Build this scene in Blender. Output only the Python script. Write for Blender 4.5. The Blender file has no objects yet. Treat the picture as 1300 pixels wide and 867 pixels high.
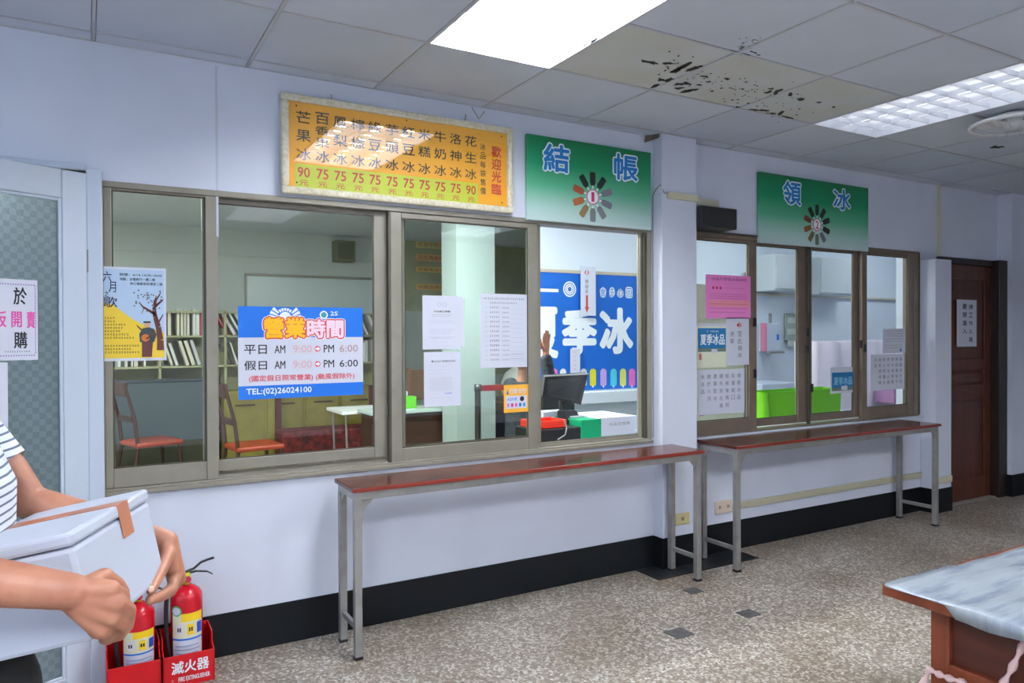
import bpy, bmesh, math, random
from mathutils import Vector, Matrix
random.seed(7)
S = bpy.context.scene
COL = S.collection
# ---------------------------------------------------------------- camera
F_PX = 932.5
CAM = Vector((0.0, -3.51, 1.44))
YAW, PITCH, ROLL = math.radians(29.98), math.radians(-0.50), math.radians(-0.24)
_F = Vector((math.sin(YAW)*math.cos(PITCH), math.cos(YAW)*math.cos(PITCH), math.sin(PITCH)))
_R0 = Vector((math.cos(YAW), -math.sin(YAW), 0)); _U0 = _R0.cross(_F)
_R = math.cos(ROLL)*_R0 + math.sin(ROLL)*_U0
_U = -math.sin(ROLL)*_R0 + math.cos(ROLL)*_U0
cd = bpy.data.cameras.new('camera'); cam = bpy.data.objects.new('camera', cd); COL.objects.link(cam)
cd.sensor_width = 36.0; cd.lens = F_PX/1300*36.0; cd.clip_start = 0.02
cam.matrix_world = Matrix(((_R.x, _U.x, -_F.x, CAM.x), (_R.y, _U.y, -_F.y, CAM.y), (_R.z, _U.z, -_F.z, CAM.z), (0, 0, 0, 1)))
S.camera = cam
# ---------------------------------------------------------------- world, exposure
w = bpy.data.worlds.new('world'); S.world = w; w.use_nodes = True
bg = w.node_tree.nodes['Background']; bg.inputs[0].default_value = (0.62, 0.78, 1.0, 1); bg.inputs[1].default_value = 3.0
S.view_settings.view_transform = 'Standard'; S.view_settings.look = 'None'
S.view_settings.gamma = 1.0; S.view_settings.use_curve_mapping = False
S.view_settings.exposure = 0.0
S.cycles.use_denoising = True
S.cycles.max_bounces = 10; S.cycles.transparent_max_bounces = 16; S.cycles.sample_clamp_indirect = 12.0
LAMP = 165.0        # strength of the ceiling fixtures' tubes, customers' room
LAMP_OFFICE_ADDED = 130.0  # unseen lamps added to light the mirrored-room objects
LAMP_KITCHEN = 12.0
LAMP_DIM = 2.6
LAMP_ROOM = {(0, 1): 12.0, (0, 6): 350.0, (4, 6): 235.0, (8, 6): 370.0}     # the fixtures out of sight

def ray(x, y): return _R*((x-650)/F_PX) + _U*(-(y-433.5)/F_PX) + _F
def P(x, y, Y=0.0):
    d = ray(x, y); return CAM + d*((Y-CAM.y)/d.y)
def PZ(x, y, Z):
    d = ray(x, y); return CAM + d*((Z-CAM.z)/d.z)
# ---------------------------------------------------------------- materials
def lin(c):
    return tuple((v/255/12.92 if v/255 <= .04045 else ((v/255+.055)/1.055)**2.4) for v in c[:3]) + (1,)
MATS = {}
def mat(name, c, rough=.6, metal=0, emit=None, strength=1, noise=0, nscale=8, bump=0, bscale=40, spec=.5, dark=None):
    if name in MATS: return MATS[name]
    m = bpy.data.materials.new(name); m.use_nodes = True; MATS[name] = m
    nt = m.node_tree; b = nt.nodes['Principled BSDF']
    b.inputs['Base Color'].default_value = lin(c); b.inputs['Roughness'].default_value = rough
    b.inputs['Metallic'].default_value = metal; b.inputs['Specular IOR Level'].default_value = spec
    if emit: b.inputs['Emission Color'].default_value = lin(emit); b.inputs['Emission Strength'].default_value = strength
    if noise or bump:
        tc = nt.nodes.new('ShaderNodeTexCoord')
    if noise:
        n = nt.nodes.new('ShaderNodeTexNoise'); n.inputs['Scale'].default_value = nscale; n.inputs['Detail'].default_value = 6
        nt.links.new(tc.outputs['Object'], n.inputs['Vector'])
        r = nt.nodes.new('ShaderNodeValToRGB'); d = dark or tuple(v*(1-noise) for v in c)
        r.color_ramp.elements[0].color = lin(d); r.color_ramp.elements[1].color = lin(c)
        r.color_ramp.elements[0].position = .3; r.color_ramp.elements[1].position = .62
        nt.links.new(n.outputs['Fac'], r.inputs['Fac']); nt.links.new(r.outputs['Color'], b.inputs['Base Color'])
    if bump:
        n2 = nt.nodes.new('ShaderNodeTexNoise'); n2.inputs['Scale'].default_value = bscale; n2.inputs['Detail'].default_value = 3
        nt.links.new(tc.outputs['Object'], n2.inputs['Vector'])
        bp = nt.nodes.new('ShaderNodeBump'); bp.inputs['Strength'].default_value = bump; bp.inputs['Distance'].default_value = .01
        nt.links.new(n2.outputs['Fac'], bp.inputs['Height']); nt.links.new(bp.outputs['Normal'], b.inputs['Normal'])
    return m
def glass(name, tint, ior=1.5, rough=0.0):
    m = bpy.data.materials.new(name); m.use_nodes = True; nt = m.node_tree; nt.nodes.clear()
    o = nt.nodes.new('ShaderNodeOutputMaterial'); mx = nt.nodes.new('ShaderNodeMixShader')
    t = nt.nodes.new('ShaderNodeBsdfTransparent'); t.inputs[0].default_value = (*tint, 1)
    g = nt.nodes.new('ShaderNodeBsdfGlossy'); g.inputs['Roughness'].default_value = rough
    f = nt.nodes.new('ShaderNodeFresnel'); f.inputs['IOR'].default_value = ior
    ge = nt.nodes.new('ShaderNodeNewGeometry'); ma = nt.nodes.new('ShaderNodeMath'); ma.operation = 'SUBTRACT'; ma.inputs[0].default_value = 1
    mb_ = nt.nodes.new('ShaderNodeMath'); mb_.operation = 'MULTIPLY'; nt.links.new(ge.outputs['Backfacing'], ma.inputs[1]); nt.links.new(ma.outputs[0], mb_.inputs[0]); nt.links.new(f.outputs[0], mb_.inputs[1])
    nt.links.new(mb_.outputs[0], mx.inputs[0]); nt.links.new(t.outputs[0], mx.inputs[1]); nt.links.new(g.outputs[0], mx.inputs[2])
    nt.links.new(mx.outputs[0], o.inputs[0]); return m
M_GLASS = glass('window_glass', (.93, .95, .93), 1.6)
M_GLASSK = glass('clear_glass', (.97, .98, .98), 1.4)
def ramp_mat(name, axis, a, b, stops, rough=.4, noise=.0):
    """printed gradient along object axis from a to b"""
    m = bpy.data.materials.new(name); m.use_nodes = True; nt = m.node_tree; p = nt.nodes['Principled BSDF']
    tc = nt.nodes.new('ShaderNodeTexCoord'); sp = nt.nodes.new('ShaderNodeSeparateXYZ'); nt.links.new(tc.outputs['Object'], sp.inputs[0])
    mr = nt.nodes.new('ShaderNodeMapRange'); mr.inputs['From Min'].default_value = a; mr.inputs['From Max'].default_value = b
    nt.links.new(sp.outputs[axis], mr.inputs['Value'])
    r = nt.nodes.new('ShaderNodeValToRGB')
    while len(r.color_ramp.elements) < len(stops): r.color_ramp.elements.new(.5)
    for e, (pos, c) in zip(r.color_ramp.elements, stops): e.position = pos; e.color = lin(c)
    src = mr.outputs['Result']
    if noise:
        n = nt.nodes.new('ShaderNodeTexNoise'); n.inputs['Scale'].default_value = 3; nt.links.new(tc.outputs['Object'], n.inputs['Vector'])
        ma = nt.nodes.new('ShaderNodeMath'); ma.operation = 'MULTIPLY_ADD'; ma.inputs[1].default_value = noise
        nt.links.new(n.outputs['Fac'], ma.inputs[0]); nt.links.new(src, ma.inputs[2]); src = ma.outputs[0]
    nt.links.new(src, r.inputs['Fac']); nt.links.new(r.outputs['Color'], p.inputs['Base Color']); p.inputs['Roughness'].default_value = rough
    return m
M_WALL = mat('painted_wall', (210, 217, 233), .75, noise=.035, nscale=2.2, bump=.06, bscale=12)
M_WALLIN = mat('office_wall', (192, 200, 196), .8, noise=.05, nscale=2)
M_WALLK = mat('kitchen_wall', (214, 226, 236), .7)
M_BASE = mat('black_base_paint', (12, 16, 20), .5, bump=.1, bscale=25, spec=.2)
M_TILE = [mat('ceiling_board_%d' % i, c, .8, noise=.03, nscale=3, bump=.05, bscale=60) for i, c in enumerate([(196, 205, 220), (190, 200, 216), (200, 208, 221)])]
M_TILEY = mat('damp_ceiling_board', (198, 204, 206), .8, noise=.09, nscale=3, dark=(194, 197, 188))
M_RAIL = mat('ceiling_rail_paint', (186, 190, 198), .5)
M_GAP = mat('shadow_gap_dark', (40, 44, 46), .9)
M_ALU = mat('anodised_aluminium', (142, 138, 126), .42, .25, noise=.06, nscale=10)
M_ALUD = mat('dark_window_track', (70, 68, 58), .5, .2)
M_BRZ = mat('bronze_aluminium', (126, 112, 98), .42, .25, noise=.08, nscale=10)
M_WHITE = mat('white_paint', (192, 204, 220), .35)
M_PAPER = mat('white_paper', (206, 211, 226), .6)
M_STEEL = mat('grey_steel_tube', (158, 158, 156), .38, .55, noise=.1, nscale=14)
M_BLACK = mat('black_plastic', (22, 23, 27), .4)
M_INK = mat('black_ink', (22, 26, 34), .6)
M_GREY = mat('grey_ink', (120, 122, 138), .7)
M_LGREY = mat('pale_grey_ink', (176, 178, 194), .7)
M_RED = mat('red_ink', (206, 44, 40), .5)
M_CREAM = mat('cream_plastic', (204, 200, 176), .5)
def laminate(name):
    m = mat(name, (84, 42, 36), .17, noise=.4, nscale=5, dark=(58, 28, 26), spec=.3); return m
M_TOP = laminate('red_brown_laminate'); M_TOPEDGE = mat('laminate_edge', (116, 40, 28), .3)
def terrazzo():
    m = bpy.data.materials.new('terrazzo'); m.use_nodes = True; nt = m.node_tree; p = nt.nodes['Principled BSDF']
    tc = nt.nodes.new('ShaderNodeTexCoord')
    def vor(sc):
        v = nt.nodes.new('ShaderNodeTexVoronoi'); v.inputs['Scale'].default_value = sc; nt.links.new(tc.outputs['Object'], v.inputs['Vector']); return v
    v = vor(78); sep = nt.nodes.new('ShaderNodeSeparateColor'); nt.links.new(v.outputs['Color'], sep.inputs[0])
    r = nt.nodes.new('ShaderNodeValToRGB'); r.color_ramp.interpolation = 'CONSTANT'
    cols = [(0, (128, 117, 104)), (.25, (190, 182, 168)), (.42, (206, 202, 192)), (.55, (146, 134, 118)), (.7, (168, 154, 134)), (.82, (118, 104, 92)), (.9, (216, 212, 204))]
    while len(r.color_ramp.elements) < len(cols): r.color_ramp.elements.new(.5)
    for e, (a, c) in zip(r.color_ramp.elements, cols): e.position = a; e.color = lin(c)
    nt.links.new(sep.outputs[0], r.inputs['Fac'])
    # cement matrix between the chips
    v2 = vor(78); v2.feature = 'DISTANCE_TO_EDGE'
    lt = nt.nodes.new('ShaderNodeMath'); lt.operation = 'LESS_THAN'; lt.inputs[1].default_value = .07; nt.links.new(v2.outputs['Distance'], lt.inputs[0])
    mx = nt.nodes.new('ShaderNodeMix'); mx.data_type = 'RGBA'; mx.inputs['B'].default_value = lin((150, 142, 128))
    nt.links.new(lt.outputs[0], mx.inputs['Factor']); nt.links.new(r.outputs['Color'], mx.inputs['A'])
    n = nt.nodes.new('ShaderNodeTexNoise'); n.inputs['Scale'].default_value = 1.6; n.inputs['Detail'].default_value = 5; nt.links.new(tc.outputs['Object'], n.inputs['Vector'])
    r2 = nt.nodes.new('ShaderNodeValToRGB'); r2.color_ramp.elements[0].color = lin((206, 200, 196)); r2.color_ramp.elements[1].color = lin((246, 248, 255))
    r2.color_ramp.elements[0].position = .35; r2.color_ramp.elements[1].position = .65
    nt.links.new(n.outputs['Fac'], r2.inputs['Fac'])
    mu = nt.nodes.new('ShaderNodeMix'); mu.data_type = 'RGBA'; mu.blend_type = 'MULTIPLY'; mu.inputs['Factor'].default_value = 1
    nt.links.new(mx.outputs['Result'], mu.inputs['A']); nt.links.new(r2.outputs['Color'], mu.inputs['B'])
    nt.links.new(mu.outputs['Result'], p.inputs['Base Color']); p.inputs['Roughness'].default_value = .38
    return m
M_TERR = terrazzo()
def wood(name, a, b, rough=.35, scale=3.0, axis=2):
    m = bpy.data.materials.new(name); m.use_nodes = True; nt = m.node_tree; p = nt.nodes['Principled BSDF']
    tc = nt.nodes.new('ShaderNodeTexCoord'); mp = nt.nodes.new('ShaderNodeMapping'); s = [scale*8]*3; s[axis] = scale*.5
    mp.inputs['Scale'].default_value = s; nt.links.new(tc.outputs['Object'], mp.inputs['Vector'])
    n = nt.nodes.new('ShaderNodeTexNoise'); n.inputs['Scale'].default_value = 1; n.inputs['Detail'].default_value = 5; nt.links.new(mp.outputs[0], n.inputs['Vector'])
    r = nt.nodes.new('ShaderNodeValToRGB'); r.color_ramp.elements[0].color = lin(a); r.color_ramp.elements[1].color = lin(b)
    r.color_ramp.elements[0].position = .3; r.color_ramp.elements[1].position = .7
    nt.links.new(n.outputs['Fac'], r.inputs['Fac']); nt.links.new(r.outputs['Color'], p.inputs['Base Color']); p.inputs['Roughness'].default_value = rough
    return m
M_DOORW = wood('dark_red_door_wood', (58, 26, 16), (92, 46, 28), .35)
M_FRAMEW = wood('near_black_door_frame', (24, 14, 12), (40, 24, 18), .4)
M_TABW = wood('red_brown_table_wood', (96, 44, 26), (130, 66, 40), .35)
# ---------------------------------------------------------------- mesh builder
class MB:
    def __init__(s): s.v = []; s.f = []
    def add(s, vs, fs):
        o = len(s.v); s.v += [Vector(q) for q in vs]; s.f += [tuple(i+o for i in f) for f in fs]; return s
    def box(s, x0, x1, y0, y1, z0, z1, rot=None):
        vs = [Vector((x, y, z)) for x in (x0, x1) for y in (y0, y1) for z in (z0, z1)]
        if rot: vs = [rot @ q for q in vs]
        return s.add(vs, [(0, 1, 3, 2), (4, 6, 7, 5), (0, 4, 5, 1), (2, 3, 7, 6), (0, 2, 6, 4), (1, 5, 7, 3)])
    def bbox(s, x0, x1, y0, y1, z0, z1, b=.004, rot=None):
        """box with chamfered edges"""
        bm = bmesh.new(); bmesh.ops.create_cube(bm, size=1)
        for v in bm.verts: v.co = Vector((x0+(v.co.x+.5)*(x1-x0), y0+(v.co.y+.5)*(y1-y0), z0+(v.co.z+.5)*(z1-z0)))
        b = min(b, .45*min(abs(x1-x0), abs(y1-y0), abs(z1-z0)))
        bmesh.ops.bevel(bm, geom=bm.edges[:], offset=b, segments=2, affect='EDGES', profile=.5)
        bm.verts.index_update(); vs = [rot @ v.co if rot else v.co.copy() for v in bm.verts]
        fs = [tuple(v.index for v in f.verts) for f in bm.faces]; bm.free(); return s.add(vs, fs)
    def tube(s, pts, r, n=10, closed=False, caps=True):
        pts = [Vector(q) for q in pts]; rs = r if isinstance(r, (list, tuple)) else [r]*len(pts)
        o = len(s.v); N = len(pts); prev = None
        for i, q in enumerate(pts):
            a = pts[(i-1) % N] if (closed or i > 0) else q; b = pts[(i+1) % N] if (closed or i < N-1) else q
            t = (b-a).normalized()
            if prev is None:
                up = Vector((0, 0, 1)) if abs(t.z) < .9 else Vector((1, 0, 0)); u = t.cross(up).normalized()
            else:
                u = (prev - t*prev.dot(t)).normalized()
            prev = u; v2 = t.cross(u)
            for k in range(n):
                a_ = 2*math.pi*k/n; s.v.append(q + (u*math.cos(a_)+v2*math.sin(a_))*rs[i])
        for i in range(N if closed else N-1):
            j = (i+1) % N
            for k in range(n):
                k2 = (k+1) % n; s.f.append((o+i*n+k, o+i*n+k2, o+j*n+k2, o+j*n+k))
        if not closed and caps:
            s.f.append(tuple(o+k for k in reversed(range(n)))); s.f.append(tuple(o+(N-1)*n+k for k in range(n)))
        return s
    def lathe(s, prof, c, n=24, M=None):
        o = len(s.v); c = Vector(c)
        for (r, z) in prof:
            for k in range(n):
                a = 2*math.pi*k/n; q = Vector((r*math.cos(a), r*math.sin(a), z))
                s.v.append(c + (M @ q if M else q))
        for i in range(len(prof)-1):
            for k in range(n):
                k2 = (k+1) % n; s.f.append((o+i*n+k, o+i*n+k2, o+(i+1)*n+k2, o+(i+1)*n+k))
        s.f.append(tuple(o+k for k in reversed(range(n)))); s.f.append(tuple(o+(len(prof)-1)*n+k for k in range(n)))
        return s
    def prism(s, poly, O, U, V, N, d):
        """polygon (u,v) extruded by d along N"""
        O, U, V, N = map(Vector, (O, U, V, N)); n = len(poly); o = len(s.v)
        for k in (0, d):
            for (u, v) in poly: s.v.append(O+U*u+V*v+N*k)
        s.f.append(tuple(o+i for i in reversed(range(n)))); s.f.append(tuple(o+n+i for i in range(n)))
        for i in range(n): j = (i+1) % n; s.f.append((o+i, o+j, o+n+j, o+n+i))
        return s
def org(o):
    v = Vector((0, 0, 0))
    while o is not None: v += o.location; o = o.parent
    return v
def obj(name, mb, m, parent=None, smooth=False, loc=None, label=None):
    """world-space shape -> one mesh object; parent's origin is subtracted"""
    me = bpy.data.meshes.new(name); base = org(parent)
    L = Vector(loc) if loc is not None else base
    me.from_pydata([q-L for q in mb.v], [], mb.f); me.update()
    bm = bmesh.new(); bm.from_mesh(me); bmesh.ops.recalc_face_normals(bm, faces=bm.faces[:]); bm.to_mesh(me); bm.free()
    if m: me.materials.append(m)
    if smooth: me.shade_smooth()
    o = bpy.data.objects.new(name, me); COL.objects.link(o)
    o.location = L-base
    if parent: o.parent = parent
    if label: o['label'] = label
    return o
def soft(o, ang=35):
    o.data.shade_smooth()
    o.data.set_sharp_from_angle(angle=math.radians(ang)); return o
def thing(name, label, cat, loc, group=None):
    o = bpy.data.objects.new(name, None); COL.objects.link(o); o.location = loc; o.empty_display_size = .1
    o['label'] = label; o['category'] = cat
    if group: o['group'] = group
    return o
def tag(o, label, cat, group=None):
    o['label'] = label; o['category'] = cat
    if group: o['group'] = group
    return o
def struct(name, mb, m, parent=None, label=None):
    o = obj(name, mb, m, parent)
    if not parent: o['kind'] = 'structure'
    if label: o['label'] = label
    return o
# ---------------------------------------------------------------- writing (flat print)
TEXTQ = []
class Face:
    """a printable plane: origin O (lower left), axes U, V and outward normal N; print coordinates in metres"""
    def __init__(s, O, U, V, N, w, h, parent): s.O, s.U, s.V, s.N = Vector(O), Vector(U), Vector(V), Vector(N); s.w, s.h, s.parent = w, h, parent; s.lay = {}
    def L(s, m, lift=.0006, name='lettering'):
        k = (m.name, round(lift, 5))
        if k not in s.lay: s.lay[k] = (MB(), m, lift, name)
        return s.lay[k]
    def pt(s, a, b, lift): return s.O + s.U*(a*s.w) + s.V*(b*s.h) + s.N*lift
    def text(s, t, a0, b0, a1, b1, m, bold=0.0, lift=.0008, name='lettering', keep=0.0):
        """fit string t in the rectangle (a,b are 0..1 of the face, b up)"""
        TEXTQ.append((s, t, (a0*s.w, b0*s.h, a1*s.w, b1*s.h), m, bold, lift, name, keep)); s.L(m, lift, name)
    def poly(s, pts, m, lift=.0006, name='printed_shape'):
        mb = s.L(m, lift, name)[0]; vs = [s.pt(a, b, lift) for a, b in pts]; mb.add(vs, [tuple(range(len(vs)))])
    def rect(s, a0, b0, a1, b1, m, lift=.0006, name='printed_shape'): s.poly([(a0, b0), (a1, b0), (a1, b1), (a0, b1)], m, lift, name)
    def disc(s, a, b, r, m, lift=.0006, n=24, name='printed_shape'):
        s.poly([(a+r*math.cos(2*math.pi*k/n)/s.w, b+r*math.sin(2*math.pi*k/n)/s.h) for k in range(n)], m, lift, name)
    def scribble(s, a0, b0, a1, b1, m, rnd, lift=.0006, dens=.6):
        """a line of writing too small to read: uneven little strokes"""
        h = b1-b0; a = a0; cw = h*s.h/s.w*.95
        while a < a1-cw*.5:
            if rnd.random() < dens+.25:
                for k in range(2):
                    y = b0+h*(.15+.4*k+.2*rnd.random()); s.rect(a, y, a+cw*(.5+.3*rnd.random()), y+h*.16, m, lift, 'small_print')
                x = a+cw*(.1+.5*rnd.random()); s.rect(x, b0+h*.05, x+cw*.16, b1-h*.05, m, lift, 'small_print')
            a += cw*1.12
def wallface(x0, z0, x1, z1, Y, parent): return Face((x0, Y, z0), (1, 0, 0), (0, 0, 1), (0, -1, 0), x1-x0, z1-z0, parent)
FACES = []
def finish_text():
    tmp = []
    for (fc, t, r, m, bold, lift, name, keep) in TEXTQ:
        c = bpy.data.curves.new('t', 'FONT'); c.body = t; c.size = 1; c.resolution_u = 2
        o = bpy.data.objects.new('t', c); COL.objects.link(o); tmp.append(o)
    dg = bpy.context.evaluated_depsgraph_get(); dg.update()
    for o, (fc, t, r, m, bold, lift, name, keep) in zip(tmp, TEXTQ):
        me = bpy.data.meshes.new_from_object(o.evaluated_get(dg))
        if len(me.vertices):
            xs = [v.co.x for v in me.vertices]; ys = [v.co.y for v in me.vertices]
            x0, x1, y0, y1 = min(xs), max(xs), min(ys), max(ys)
            sx = (r[2]-r[0])/max(x1-x0, 1e-4); sy = (r[3]-r[1])/max(y1-y0, 1e-4)
            cx, cy = (r[0]+r[2])/2, (r[1]+r[3])/2; mx, my = (x0+x1)/2, (y0+y1)/2
            ks = [(0, 0)]; kk = bold*(r[3]-r[1])*(.9 if len(t) < 3 else .8)
            if kk and not keep: ks = [(0, 0)]+[(kk*math.cos(2*math.pi*k/5), kk*math.sin(2*math.pi*k/5)) for k in range(5)]
            if keep:          # stroke fattening: ring of shifted copies, keep = stroke radius in metres
                sx = (r[2]-r[0]-2*keep)/max(x1-x0, 1e-4); sy = (r[3]-r[1]-2*keep)/max(y1-y0, 1e-4)
                ks = [(0, 0)]+[(keep*math.cos(2*math.pi*k/12), keep*math.sin(2*math.pi*k/12)) for k in range(12)]
            for ii, (kx, ky) in enumerate(ks):
                vs = [fc.O+fc.U*(cx+(v.co.x-mx)*sx+kx)+fc.V*(cy+(v.co.y-my)*sy+ky)+fc.N*(lift+ii*.00001) for v in me.vertices]
                fc.L(m, lift, name)[0].add(vs, [tuple(p.vertices) for p in me.polygons])
        bpy.data.meshes.remove(me)
    for o in tmp:
        c = o.data; bpy.data.objects.remove(o); bpy.data.curves.remove(c)
    for fc in FACES:
        for (mb, m, lift, name) in fc.lay.values():
            if mb.f: raw(name, mb, m, fc.parent)
def raw(name, mb, m, parent):
    me = bpy.data.meshes.new(name); b = org(parent); me.from_pydata([q-b for q in mb.v], [], mb.f); me.update(); me.materials.append(m)
    o = bpy.data.objects.new(name, me); COL.objects.link(o); o.parent = parent; return o
def face(*a): f = Face(*a); FACES.append(f); return f
def wface(x0, z0, x1, z1, Y, parent): f = wallface(x0, z0, x1, z1, Y, parent); FACES.append(f); return f
def prect(pts, Y):
    """average rectangle on plane y=Y from the four photograph corners tl,tr,bl,br"""
    q = [P(x, y, Y) for x, y in pts]
    return ((q[0].x+q[2].x)/2, (q[2].z+q[3].z)/2, (q[1].x+q[3].x)/2, (q[0].z+q[1].z)/2)
# ================================================================ STRUCTURE
CZ = 2.664; X0, X1, Y0 = -3.0, 9.6, -5.6
def floor_build():
    f = struct('floor', MB().box(X0-.2, X1+.2, Y0-.2, 6.0, -.12, 0), M_TERR)
    M_PATCH = mat('dark_floor_patch', (88, 88, 90), .5, noise=.3, nscale=30)
    for q in [(862, 804, .11, .10), (950, 779, .10, .085), (880, 750, .09, .08)]:
        c = PZ(q[0], q[1], 0); obj('floor_patch', MB().box(c.x-q[2]/2, c.x+q[2]/2, c.y-q[3]/2, c.y+q[3]/2, .0002, .0018), M_PATCH, f)
    obj('dark_floor_panel', MB().bbox(2.88, 3.72, -.225, -.012, .0005, .006, .002), mat('black_stone_slab', (42, 46, 50), .3, noise=.45, nscale=12), f, label='black glossy slab let into the floor by the wall')
    for (a, b) in [((500, 793), (572, 842)), ((1130, 690), (700, 867))]:
        p, q = PZ(*a, 0), PZ(*b, 0); d = (q-p).normalized(); n = Vector((-d.y, d.x, 0))*.003
        obj('floor_seam', MB().add([p+n+Vector((0, 0, .0006)), p-n+Vector((0, 0, .0006)), q-n+Vector((0, 0, .0006)), q+n+Vector((0, 0, .0006)), p+n-Vector((0, 0, .001)), p-n-Vector((0, 0, .001)), q-n-Vector((0, 0, .001)), q+n-Vector((0, 0, .001))],
            [(0, 1, 2, 3), (4, 5, 6, 7), (0, 1, 5, 4), (1, 2, 6, 5), (2, 3, 7, 6), (3, 0, 4, 7)]), mat('seam_grey', (140, 132, 120), .6), f)
floor_build()
W1 = (0.052, 3.02, .79, 2.092)      # window 1 opening x0,x1,z0,z1
W2 = (3.36, 5.835, .775, 2.10)
wf = MB()
T = .10
wf.box(X0, -.92, 0, T, 0, CZ+.1).box(-.92, .0, 0, T, 2.125, CZ+.1).box(0.0, W1[0]-.001, 0.002, T, 0, CZ+.1)
wf.box(W1[0]-.001, W1[1], 0, T, 0, W1[2]).box(W1[0]-.001, W1[1], 0, T, W1[3], CZ+.1)
wf.box(W1[1], W2[0], 0, T, 0, CZ+.1)
wf.box(W2[0], W2[1], 0, T, 0, W2[2]).box(W2[0], W2[1], 0, T, W2[3], CZ+.1)
wf.box(W2[1], 6.09, 0, T, 0, CZ+.1).box(6.09, 6.93, 0, T, 2.04, CZ+.1).box(6.93, X1, 0, T, 0, CZ+.1)
wall_front = struct('wall_front', wf, M_WALL)
obj('pillar', MB().box(3.035, 3.318, -.085, 0, 0, CZ), M_WALL, wall_front)
obj('pilaster', MB().bbox(5.85, 6.075, -.125, 0, 0, 2.035, .004), M_WALL, wall_front)
obj('pillar', MB().box(7.02, 7.5, -.12, 0, 0, CZ), M_WALL, wall_front)
obj('plaster_patch', MB().box(P(273, 90).x, P(276, 90).x, -.0015, 0, P(275, 300).z, P(275, 84).z), mat('plaster_seam', (192, 198, 212), .8), wall_front)
struct('wall_left', MB().box(X0-.1, X0, Y0, T, 0, 1.0).box(X0-.1, X0, Y0, T, 2.3, CZ+.1).box(X0-.1, X0, Y0, -4.9, 1.0, 2.3).box(X0-.1, X0, -1.4, T, 1.0, 2.3).box(X0-.1, X0, -3.3, -3.0, 1.0, 2.3), M_WALL)
struct('wall_right', MB().box(X1, X1+.1, Y0, 6, 0, CZ+.1), M_WALL)
struct('wall_back', MB().box(X0-.1, X1+.1, Y0-.1, Y0, 0, CZ+.1), M_WALL)
BH = .192
bb = MB()
bb.box(.135, 3.035, -.007, 0, 0, BH).box(3.028, 3.325, -.092, -.085, 0, BH).box(3.028, 3.035, -.085, 0, 0, BH).box(3.318, 3.325, -.085, 0, 0, BH)
bb.box(3.325, 5.85, -.007, 0, 0, BH).box(5.843, 6.08, -.132, -.125, 0, BH).box(5.843, 5.85, -.125, 0, 0, BH).box(6.075, 6.083, -.125, 0, 0, BH)
bb.box(7.013, 7.507, -.127, -.12, 0, BH).box(7.013, 7.02, -.12, 0, 0, BH).box(7.507, X1, -.007, 0, 0, BH)
bb.box(X0, -.92, -.007, 0, 0, BH)
struct('baseboard_front', bb, M_BASE)
struct('baseboard_back', MB().box(X0, X1, Y0, Y0+.007, 0, BH), M_BASE)
# ---------------------------------------------------------------- ceiling
ceil = struct('ceiling', MB().box(X0-.1, X1+.1, Y0-.1, 6.0, CZ+.13, CZ+.2), M_GAP)
U_ = .56; PX = 1.0836*U_; CX0 = -2.11688*U_; RY0 = -3.51+6.08518*U_
gx = [CX0+c*PX for c in range(-3, 18)]; gy = [RY0-r*U_ for r in range(0, 10)]
LIGHTS = [(4, 1), (8, 1), (4, 6), (8, 6), (0, 6), (0, 1)]     # (column, row) of the fixtures, each two tiles long
def covered(c, r): return any(c == a and r in (b, b+1) for a, b in LIGHTS)
tile_me = {}
def tile_mesh(w, d, m):
    k = (round(w, 3), round(d, 3), m.name)
    if k not in tile_me:
        mb = MB().bbox(0, w, 0, d, 0, .012, .002); me = bpy.data.meshes.new('ceiling_tile'); me.from_pydata(mb.v, [], mb.f); me.materials.append(m); tile_me[k] = me
    return tile_me[k]
G = .0085
rows = [(0.0, RY0)] + [(gy[i], gy[i+1]) for i in range(len(gy)-1)]
for ri, (ya, yb) in enumerate(rows):
    for ci in range(len(gx)-1):
        c = ci-3; r = ri-1
        if r >= 0 and covered(c, r): continue
        m = M_TILE[random.choice([0, 0, 1, 2])]
        if r == 1 and 5 <= c <= 7: m = M_TILEY
        me = tile_mesh(PX-2*G, abs(yb-ya)-2*G, m); o = bpy.data.objects.new('ceiling_tile', me); COL.objects.link(o); o.parent = ceil
        o.location = (gx[ci]+G, yb+G, CZ+.002+random.uniform(-.0012, .0012))
        if m is M_TILEY: o['label'] = 'yellowed damp-stained ceiling tile'
def rail(a, b, c, d): return obj('ceiling_rail', MB().box(a, b, c, d, CZ-.001, CZ+.004).box((a+b)/2-.002 if b-a < .1 else a, (a+b)/2+.002 if b-a < .1 else b, (c+d)/2-.002 if d-c < .1 else c, (c+d)/2+.002 if d-c < .1 else d, CZ+.004, CZ+.04), M_RAIL, ceil)
for x in gx:
    segs = [(gy[-1], 0.0)]
    rail(x-.0065, x+.0065, gy[-1], 0.0)
for y in gy:
    # rails across stop at the middle of the two-tile fixtures
    cuts = sorted([(gx[a+3]+.004, gx[a+4]-.004) for a, b in LIGHTS if abs(y-gy[b+1]) < .01])
    x = gx[0]
    for a, b in cuts+[(gx[-1], None)]:
        if a > x+.01: rail(x, a, y-.0065, y+.0065)
        x = b if b else x
rail(gx[0], gx[-1], -.012, 0.0)
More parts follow.
